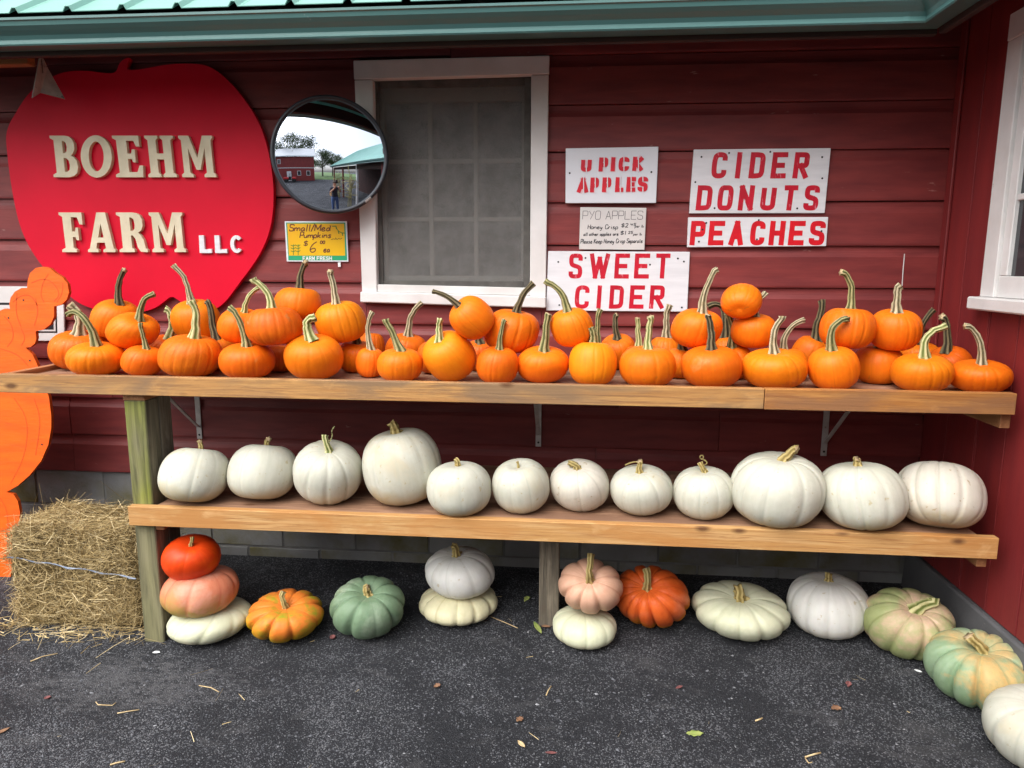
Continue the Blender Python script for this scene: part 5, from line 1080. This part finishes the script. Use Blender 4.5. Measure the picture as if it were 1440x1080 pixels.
# squashes and pumpkins on the ground
def gsurf(Y): return gz(Y)
GT = [
 ('G3', 241, 350, 834, 903, None, None, 's', 4, 'pale', 11, .03, (.25, .05, .95), 'flat pale green pumpkin at the bottom of the leaning stack of three'),
 ('G4', 348, 455, 822, 902, (401, 850), (399, 832), 's', 4.5, 'oryel', 10, .12, None, 'orange and yellow ribbed pumpkin on the ground, right of the stack of three'),
 ('G5', 465, 569, 803, 898, (517, 830), (518, 826), 's', 6, 'green', 10, .12, None, 'deeply ribbed grey green pumpkin on the ground'),
 ('G7', 590, 700, 812, 877, None, None, 's', 4, 'cream', 12, .09, (0, .1, 1), 'flat cream pumpkin under the pale one left of the middle post'),
 ('G9', 777, 867, 846, 910, None, None, 's', 4, 'pale', 9, .045, (0, .1, 1), 'pale green pumpkin under the buff pink one right of the middle post'),
 ('G10', 863, 969, 786, 885, (909, 822), (908, 799), 's', 6, 'redcin', 13, .12, None, 'large red orange ribbed pumpkin on the ground behind the pink one'),
 ('G11', 975, 1106, 811, 899, (1040, 838), (1038, 828), 's', 8, 'pale', 10, .085, None, 'wide flat pale pumpkin with a corky stem scar on the ground'),
 ('G12', 1109, 1220, 803, 894, (1165, 814), (1165, 806), 's', 5.5, 'whg', 12, .035, None, 'smooth white pumpkin on the ground, right of the flat pale one'),
 ('G13', 1218, 1335, 821, 926, (1290, 850), (1312, 841), 'l', 9, 'pinkgr', 10, .115, None, 'buff and green ribbed pumpkin with a bright green stem near the wing wall'),
 ('G14', 1310, 1446, 880, 995, (1380, 905), (1362, 894), 's', 8, 'blue', 11, .13, None, 'large blue green ribbed pumpkin with orange blotches by the wing wall'),
 ('G15', 1395, 1540, 958, 1092, (1470, 990), (1470, 978), 's', 4, 'wh', 10, .03, None, 'white pumpkin cut off by the lower right corner of the picture'),
]
placed = {}
for i, (key, x0, x1, yt, yb, b_, t_, sk_, thk, skn, rb, gd, pole, lab) in enumerate(GT):
    C_, rx, rz = solve_surface(x0, x1, yt, yb, gsurf); C_ = np.array(C_); C_[2] = gz(C_[1])+rz-.006
    if key in ('G3', 'G7', 'G9'):                     # tops hidden under the next one: give them their real height
        Yb = C_[1]
    placed[key] = (C_, rx, rz)
    pumpkin(lab, 'pumpkins on the asphalt under the shelf', C_, rx, rz, skn, b_, t_, sk_, thk, ribs=rb, gd=gd, dim=.26 if gd > .05 else .12, sq=.74 if gd > .05 else .80, seed=140+i, lump=.06, pole=pole, name='heirloom_pumpkin')
# the ones stacked on others: same distance as their support, then lowered or raised to touch it
GS = [
 ('G2', 'G3', 231, 332, 791, 866, (285, 790), None, 's', 4, 'pink', 9, .045, (.10, .10, 1), 'pink and green pumpkin in the middle of the leaning stack of three', -.005),
 ('G1', 'G2', 230, 308, 748, 818, (269, 764), (270, 755), 's', 3, 'redor', 8, .014, None, 'glossy red orange pumpkin on top of the leaning stack of three', -.01),
 ('G6', 'G7', 597, 696, 765, 842, (640, 778), (637, 769), 's', 6, 'whg', 10, .045, None, 'pale white pumpkin with a curved brown stem on top of the cream one', .0),
 ('G8', 'G9', 785, 876, 780, 866, (828, 812), (831, 779), 's', 5.5, 'pinkb', 8, .115, None, 'buff pink lobed pumpkin with an upright stem on top of the pale green one', .0),
]
for i, (key, sup, x0, x1, yt, yb, b_, t_, sk_, thk, skn, rb, gd, pole, lab, dy) in enumerate(GS):
    Cs, sx_, sz_ = placed[sup]; C_, rx, rz = solve_free(x0, x1, yt, yb, Cs[1]+dy); C_ = np.array(C_)
    placed[key] = (C_, rx, rz)
    pumpkin(lab, 'pumpkins on the asphalt under the shelf', C_, rx, rz, skn, b_, t_, sk_, thk, ribs=rb, gd=gd, dim=.22 if gd > .05 else .10, sq=.76 if gd > .05 else .80, seed=170+i, lump=.05, pole=pole, name='heirloom_pumpkin')

# ------------------------------------------------------------------ small things on the yard
M['leaf_green'] = pmat('fallen_green_leaf', (.22, .30, .07), (.34, .36, .12), 40, rough=.6, bump=.1)
M['leaf_brown'] = pmat('dry_brown_leaf', (.27, .15, .08), (.17, .085, .05), 40, rough=.7, bump=.2)
M['leaf_pink'] = pmat('pinkish_scrap', (.22, .08, .075), (.14, .05, .05), 40, rough=.7, bump=.2)
M['twig'] = pmat('dry_twig', (.60, .47, .27), (.42, .30, .15), 40, rough=.7, bump=.1)
def leaf(px, py, L_, W_, ang, mat, label, curl=.3, lobes=0., name='fallen_leaf', group='leaves and scraps on the asphalt'):
    L_ *= .85; W_ *= .85; P_ = ground_at(px, py); n = 9; V, F = [], []; ca, sa = math.cos(ang), math.sin(ang)
    for i in range(n):
        t = i/(n-1); wd = W_*(math.sin(math.pi*min(1, t*1.02))**.8+.04)*(1+lobes*math.sin(t*19)); 
        for k in (-1, -.5, 0, .5, 1):
            x = (t-.5)*L_; y = k*wd/2; z = .004+curl*W_*abs(k)**2*.6+curl*L_*.12*math.sin(3*t+px)
            V.append((P_[0]+x*ca-y*sa, P_[1]+x*sa+y*ca, gz(P_[1]+x*sa+y*ca)+max(.003, z)))
    for i in range(n-1):
        for k in range(4): F.append((i*5+k, i*5+k+1, i*5+k+6, i*5+k+5))
    o = mk(name, V, F, mat, None, smooth=True); md = o.modifiers.new('thickness', 'SOLIDIFY'); md.thickness = .0012
    tag(o, label, 'leaf', group)
leaf(977, 1033, .075, .032, 0.1, M['leaf_green'], 'green fallen leaf on the open asphalt', .15, .25)
leaf(756, 884, .125, .028, 1.95, M['leaf_green'], 'long yellow green leaf lying against the middle post', .3)
leaf(768, 883, .05, .02, .2, M['leaf_brown'], 'small brown leaf at the foot of the middle post', .5)
leaf(741, 845, .05, .03, 1.0, M['leaf_green'], 'crumpled green leaf left of the middle post', .6, .3)
leaf(615, 967, .034, .026, .4, M['leaf_brown'], 'small tan leaf scrap on the asphalt below the cream pumpkin', .5, .3)
leaf(731, 1014, .04, .026, .9, M['leaf_brown'], 'tan leaf fragment on the asphalt, lower middle', .5, .4)
leaf(733, 1048, .045, .020, 2.4, M['twig'], 'yellow pine needle tuft near the bottom edge', .3)
leaf(1176, 999, .05, .03, .3, M['leaf_brown'], 'brown crumbled leaf on the asphalt, lower right', .5, .4)
leaf(1193, 965, .032, .024, 1.2, M['leaf_pink'], 'pinkish red scrap on the asphalt, lower right', .7, .3)
leaf(1142, 887, .04, .028, .6, M['leaf_brown'], 'orange brown leaf under the smooth white ground pumpkin', .6, .3)
leaf(1291, 945, .034, .016, 2.6, M['white_ink'], 'white scrap beside the blue green pumpkin', .3)
leaf(775, 1060, .05, .014, .1, M['leaf_pink'], 'pinkish leaf strip near the bottom edge', .2)
leaf(67, 983, .03, .02, .3, M['leaf_pink'], 'red scrap on the asphalt below the hay bale', .5)
leaf(220, 919, .04, .018, .1, M['white_ink'], 'white scrap on the asphalt by the green post', .2)
leaf(3, 1030, .06, .022, .9, M['leaf_brown'], 'tan leaf at the left edge of the asphalt', .3)
leaf(468, 899, .03, .03, .3, M['leaf_pink'], 'dark red berry skin beside the green pumpkin', .8)
leaf(955, 968, .04, .016, .5, M['leaf_pink'], 'thin pink leaf scrap right of centre', .2)
def twig(pts, r_, label):
    P_ = [ground_at(*a) for a in pts]; V, F = tube([(a[0], a[1], gz(a[1])+r_+.001) for a in P_], r_, 6)
    tag(mk('dry_stalk', V, F, M['twig'], None, smooth=True), label, 'stalk', 'dry stalks on the asphalt')
twig([(135, 988), (138, 992), (158, 993), (163, 989)], .002, 'bent pale stalk on the dusty patch of asphalt')
twig([(165, 1004), (182, 1001), (196, 999)], .002, 'straight pale stalk below the dusty patch')
twig([(280, 965), (297, 968), (308, 974)], .002, 'curved pale stalk in front of the green post')
twig([(768, 979), (771, 972), (775, 966)], .0025, 'short white stalk in the middle of the asphalt')
twig([(1132, 1066), (1145, 1062), (1154, 1060)], .003, 'pale split stalk near the bottom right')
twig([(1132, 1067), (1137, 1074), (1142, 1073)], .002, 'broken short end of the split stalk')
twig([(1062, 1015), (1068, 1013), (1072, 1011)], .003, 'orange brown stalk piece, lower right')
twig([(690, 868), (710, 876), (728, 884)], .0018, 'long thin stalk left of the middle post')
twig([(43, 931), (60, 924), (81, 920)], .0022, 'straw stalk below the left end of the bale')
twig([(155, 1077), (165, 1074), (176, 1072)], .003, 'reddish brown stalk at the bottom left')
# loose stone chips over the asphalt: uncountable
n = 5200; X = RNG.uniform(-2.6, 1.6, n); Y = RNG.uniform(-1.62, -.05, n); keep = (RNG.uniform(size=n) < .25+.75*(np.sin(X*2.3+1)*np.sin(Y*4.1+X)+.4 > 0)); X, Y = X[keep], Y[keep]; n = len(X)
u0 = np.array([(1, 0, 0), (0, 1, 0), (-1, 0, 0), (0, -1, 0), (.15, .1, .8)]); Vc = []; Fc = []
for i in range(n):
    sc0 = RNG.gamma(4, .00070)+.0012; a = RNG.uniform(0, 6.28); ca, sa = math.cos(a), math.sin(a); q_ = u0*RNG.uniform(.6, 1.3, (5, 1))*np.array([1.2, .8, .8])*sc0
    q_ = np.stack([q_[:, 0]*ca-q_[:, 1]*sa+X[i], q_[:, 0]*sa+q_[:, 1]*ca+Y[i], q_[:, 2]+gz(Y[i])+.0006], 1); o_ = len(Vc); Vc += list(map(tuple, q_)); Fc += [(o_, o_+1, o_+4), (o_+1, o_+2, o_+4), (o_+2, o_+3, o_+4), (o_+3, o_, o_+4)]
M['chips'] = straw_mat('loose_stone_chips', (.055, .057, .066), (.13, .135, .15), (.34, .345, .36))
tag(mk('stone_chips', Vc, Fc, M['chips'], None, attrs={'rnd': np.repeat(RNG.beta(1.4, 2.6, n), 5)}), 'loose grey stone chips scattered over the dark asphalt', 'gravel', kind='stuff')
# paint drip and chips on the walls
pts = [wallpt(1268, 402), wallpt(1269.5, 380), wallpt(1271.5, 357)]
V, F = tube([(p_[0], -.0035, p_[2]) for p_ in pts], .0022, 6); mk('paint_drip', V, F, M['white'], siding)

# ------------------------------------------------------------------ the yard behind the camera (it shows in the mirror)
gx = [(-40, -24), (60, -24), (60, -260), (-40, -260)]
gm = pmat('mown_grass', (.06, .12, .025), (.09, .15, .035), .6, rough=.9, bump=.3)
tag(mk('grass_field', [(x, y, gz(y)+.02) for x, y in gx], [(0, 3, 2, 1)], gm, None), kind='structure')
fbx0, fbx1, fby, fz = -9.4, .5, -21.5, gz(-20)
far = empty('red_barn', (-4.4, fby-3, fz), 'two storey red barn with a pale roof reflected in the mirror', 'building')
fr_red = pmat('far_barn_red', (.26, .035, .03), (.19, .025, .024), 1.5, (6, 6, .4), rough=.6, bump=.2)
fr_roof = pmat('far_barn_roof', (.55, .56, .57), (.48, .49, .50), 2, rough=.5)
box('wall', (fbx0, fby-7, fz-.1), (fbx1, fby, fz+5.6), fr_red, far, 0)
hexa('roof', [(fbx0-.4, fby+.5, fz+5.55), (fbx1+.4, fby+.5, fz+5.55), (fbx1+.4, fby-3.5, fz+8.2), (fbx0-.4, fby-3.5, fz+8.2), (fbx0-.4, fby+.5, fz+5.75), (fbx1+.4, fby+.5, fz+5.75), (fbx1+.4, fby-3.5, fz+8.4), (fbx0-.4, fby-3.5, fz+8.4)], fr_roof, far, 0)
box('belt_board', (fbx0, fby+.002, fz+2.9), (fbx1, fby+.05, fz+3.05), M['white'], far, 0)
box('door', (-6.2, fby+.003, fz), (-5.1, fby+.06, fz+2.2), M['white'], far, .01)
for x, z in ((-8.6, 3.9), (-3.6, 1.2), (-1.4, 1.2)):
    o = box('window_frame', (x, fby+.004, fz+z), (x+.9, fby+.05, fz+z+1.1), M['white'], far, .01); box('pane', (x+.1, fby+.051, fz+z+.1), (x+.8, fby+.056, fz+z+1.0), M['glass'], o, 0)
# red farm cart by the far barn
ct = empty('farm_cart', (-5.0, -18.6, gz(-18)), 'small red farm vehicle parked before the far barn', 'vehicle'); cz = gz(-18)
M['red_v'] = pmat('red_vehicle_paint', (.5, .02, .02), rough=.3, bump=0); M['tyre'] = pmat('black_tyre', (.02, .02, .02), rough=.8)
box('chassis', (-6.3, -19.2, cz+.45), (-3.7, -18.2, cz+.62), M['black'], ct, .03); box('cargo_bed', (-6.3, -19.25, cz+.62), (-5.2, -18.15, cz+1.0), M['red_v'], ct, .05); box('hood', (-4.5, -19.15, cz+.62), (-3.65, -18.25, cz+1.05), M['red_v'], ct, .1); box('seat', (-5.15, -19.1, cz+.62), (-4.75, -18.3, cz+1.15), M['black'], ct, .05)
for x in (-4.9, -4.45):
    for y in (-19.15, -18.25): bar('roll_bar', (x if x > -4.6 else -5.2, y, cz+.6), (x, y, cz+1.85), .05, .05, M['black'], ct)
for x in (-5.8, -4.1):
    for y in (-19.3, -18.1):
        V, F = tube([(x, y-.12, cz+.33), (x, y+.12, cz+.33)], .33, 20); mk('wheel', V, F, M['tyre'], ct)
def tree(x, y, h, cr, n, label, seed):
    rg = np.random.default_rng(seed); z0 = gz(y); t = empty('tree', (x, y, z0), label, 'tree', 'trees beyond the yard')
    bk = M.setdefault('bark', pmat('bark', (.09, .07, .05), (.06, .045, .035), 6, rough=.9)); lf_ = M.setdefault('leaves', straw_mat('tree_leaves', (.03, .055, .018), (.06, .095, .03), (.11, .145, .05)))
    parts = [tube([(x, y, z0), (x+.1, y, z0+h*.35), (x-.1, y, z0+h*.6), (x, y, z0+h*.85)], [h*.03, h*.022, h*.014, .03], 8)]; tips = []
    for k in range(14):
        a = rg.uniform(0, 6.28); zz = h*rg.uniform(.28, .8); ln = cr*rg.uniform(.5, .95)*(1.15-abs(zz/h-.5)); e = np.array([x+ln*math.cos(a), y+ln*math.sin(a), z0+zz+ln*.35]); tips.append(e); parts.append(tube([(x, y, z0+zz*.85), (np.array([x, y, z0+zz*.85])+e)/2+np.array([0, 0, .2]), e], [h*.010, h*.006, .02], 6))
    mk('trunk', *joinm(parts), bk, t)
    tips += [np.array([x, y, z0+h*.88]), np.array([x+cr*.2, y, z0+h*.8])]; ci = rg.integers(0, len(tips), n)
    P_ = np.array(tips)[ci]+rg.normal(size=(n, 3))*np.array([cr*.24, cr*.24, h*.06]); D_ = rg.normal(size=(n, 3)); D_ /= np.linalg.norm(D_, axis=1)[:, None]
    V, F, a_ = blades(P_, D_, rg.uniform(.2, .45, n), rg.uniform(.12, .3, n), rg.normal(size=n)*.3, rg.uniform(0, 1, n)); tag(mk('crown', V, F, lf_, t, attrs={'rnd': a_}), kind='stuff')
tree(-5.5, -33, 17, 6.5, 6500, 'tall tree rising behind the far barn roof', 1); tree(-11.5, -30, 12, 5, 3500, 'lower tree at the left of the far barn', 2)
tree(6.0, -42, 12.5, 5.5, 4500, 'round tree between the far barn and the green roof', 3); tree(11.5, -44, 12, 5, 4000, 'tree just left of the green roof end', 4); tree(2.0, -60, 11, 5, 3000, 'distant tree beside the far barn', 5)
# dried corn stalks tied to the porch posts, with a white pumpkin and crate
M['corn'] = pmat('dried_corn_stalk', (.40, .34, .16), (.26, .24, .10), 8, rough=.8)
for i, (x, y, lab) in enumerate(((1.25, -6.95, 'dried corn stalks tied to the far porch post'), (1.25, -4.75, 'dried corn stalks tied to the white porch post'))):
    t = empty('corn_stalk_bundle', (x, y, gz(y)), lab, 'corn stalks', 'corn stalk bundles on the porch')
    for k in range(9):
        a = RNG.normal(size=2)*.07; b = RNG.normal(size=2)*.16; h = RNG.uniform(1.9, 2.3); parts = [tube([(x+a[0], y+a[1], gz(y)), (x+(a[0]+b[0])/2, y+(a[1]+b[1])/2, gz(y)+h/2), (x+b[0], y+b[1], gz(y)+h)], [.014, .011, .005], 6)]
        o = mk('stalk', *parts[0], M['corn'], t)
        n = 7; P_ = np.array([[x+a[0]+(b[0]-a[0])*f_, y+a[1]+(b[1]-a[1])*f_, gz(y)+h*f_] for f_ in RNG.uniform(.25, .95, n)]); D_ = RNG.normal(size=(n, 3)); D_[:, 2] = np.abs(D_[:, 2])*.4; D_ /= np.linalg.norm(D_, axis=1)[:, None]
        V, F, _ = blades(P_, D_, RNG.uniform(.3, .6, n), np.full(n, .05), np.full(n, -.5), np.zeros(n)); mk('leaf', V, F, M['corn'], o)
cr_ = empty('wooden_crate', (.95, -7.6, gz(-7)), 'wooden crate stacked with white boxes by the porch', 'crate')
box('side', (.7, -7.9, gz(-7)), (1.2, -7.3, gz(-7)+.35), M['pine_b'], cr_, .01); box('box', (.72, -7.85, gz(-7)+.351), (1.18, -7.35, gz(-7)+.65), M['white'], cr_, .01)
# the person taking the photograph
def person():
    z0 = gz(-3.9); px_, py_ = .0, -3.93
    t = empty('person', (px_, py_, z0), 'person in dark shirt and blue jeans holding up a phone, reflected in the mirror', 'person')
    J = {'pel': (0, 0, .95, .15), 'wai': (0, 0, 1.10, .145), 'che': (0, .0, 1.32, .165), 'nek': (0, .01, 1.49, .06), 'hed': (0, .02, 1.60, .085), 'top': (0, .02, 1.70, .075)}
    for sd_, sg in (('l', -1), ('r', 1)):
        J.update({'hip'+sd_: (.10*sg, 0, .90, .105), 'kne'+sd_: (.12*sg, .02, .50, .07), 'ank'+sd_: (.13*sg, -.01, .09, .05), 'toe'+sd_: (.15*sg, .16, .04, .042), 'sho'+sd_: (.19*sg, .0, 1.42, .065), 'elb'+sd_: (.27*sg, .14, 1.22, .048), 'wri'+sd_: (.10*sg, .32, 1.46, .032), 'han'+sd_: (.075*sg, .36, 1.54, .035)})
    E_ = [('pel', 'wai'), ('wai', 'che'), ('che', 'nek'), ('nek', 'hed'), ('hed', 'top')]
    for k in 'lr': E_ += [('pel', 'hip'+k), ('hip'+k, 'kne'+k), ('kne'+k, 'ank'+k), ('ank'+k, 'toe'+k), ('che', 'sho'+k), ('sho'+k, 'elb'+k), ('elb'+k, 'wri'+k), ('wri'+k, 'han'+k)]
    nm = list(J); me = bpy.data.meshes.new('body'); me.from_pydata([J[k][:3] for k in nm], [(nm.index(a), nm.index(b)) for a, b in E_], [])
    o = bpy.data.objects.new('body', me); COL.objects.link(o); place(o, (px_, py_, z0), t)
    md = o.modifiers.new('skin', 'SKIN'); md.use_smooth_shade = True
    for i, k in enumerate(nm): me.skin_vertices[0].data[i].radius = (J[k][3], J[k][3]*(.75 if k in ('pel', 'wai', 'che') else 1)); me.skin_vertices[0].data[i].use_root = k == 'pel'
    o.modifiers.new('sub', 'SUBSURF').levels = 2; o.modifiers['sub'].render_levels = 2
    s = NT('clothed_person'); tc = s.n('ShaderNodeTexCoord'); sp = s.n('ShaderNodeSeparateXYZ'); s.l(tc.outputs['Object'], sp.inputs[0])
    col = s.mix(s.ramp(sp.outputs[2], .985, .99), (.06, .11, .25), (.02, .022, .035)); col = s.mix(s.ramp(sp.outputs[2], .06, .065), (.05, .04, .035), col); col = s.mix(s.ramp(sp.outputs[2], 1.475, 1.48), col, (.55, .32, .22))
    col = s.mix(s.ramp(sp.outputs[1], .15, .17), col, (.55, .32, .22)); col = s.mix(s.ramp(sp.outputs[2], .065, .07), (.05, .04, .035), col); s.base(col); s.set(Roughness=.8); me.materials.append(s.m)
    V, F = [], []
    for j in range(9):
        a = math.pi/2*j/8
        for k in range(16): u_ = 2*math.pi*k/16; V.append((px_+.098*math.cos(a)*math.cos(u_), py_+.005+.105*math.cos(a)*math.sin(u_), z0+1.655+.10*math.sin(a)))
    for j in range(8):
        for k in range(16): F.append((j*16+k, j*16+(k+1) % 16, (j+1)*16+(k+1) % 16, (j+1)*16+k))
    mk('hair', V, F, pmat('brown_hair', (.05, .03, .02), rough=.7), t, smooth=True)
    ph = box('phone', (-.038, -3.545, EYE-.08), (.038, -3.537, EYE+.08), M['black'], None, .003); tag(ph, 'black phone held up in both hands by the reflected person', 'phone')
person()
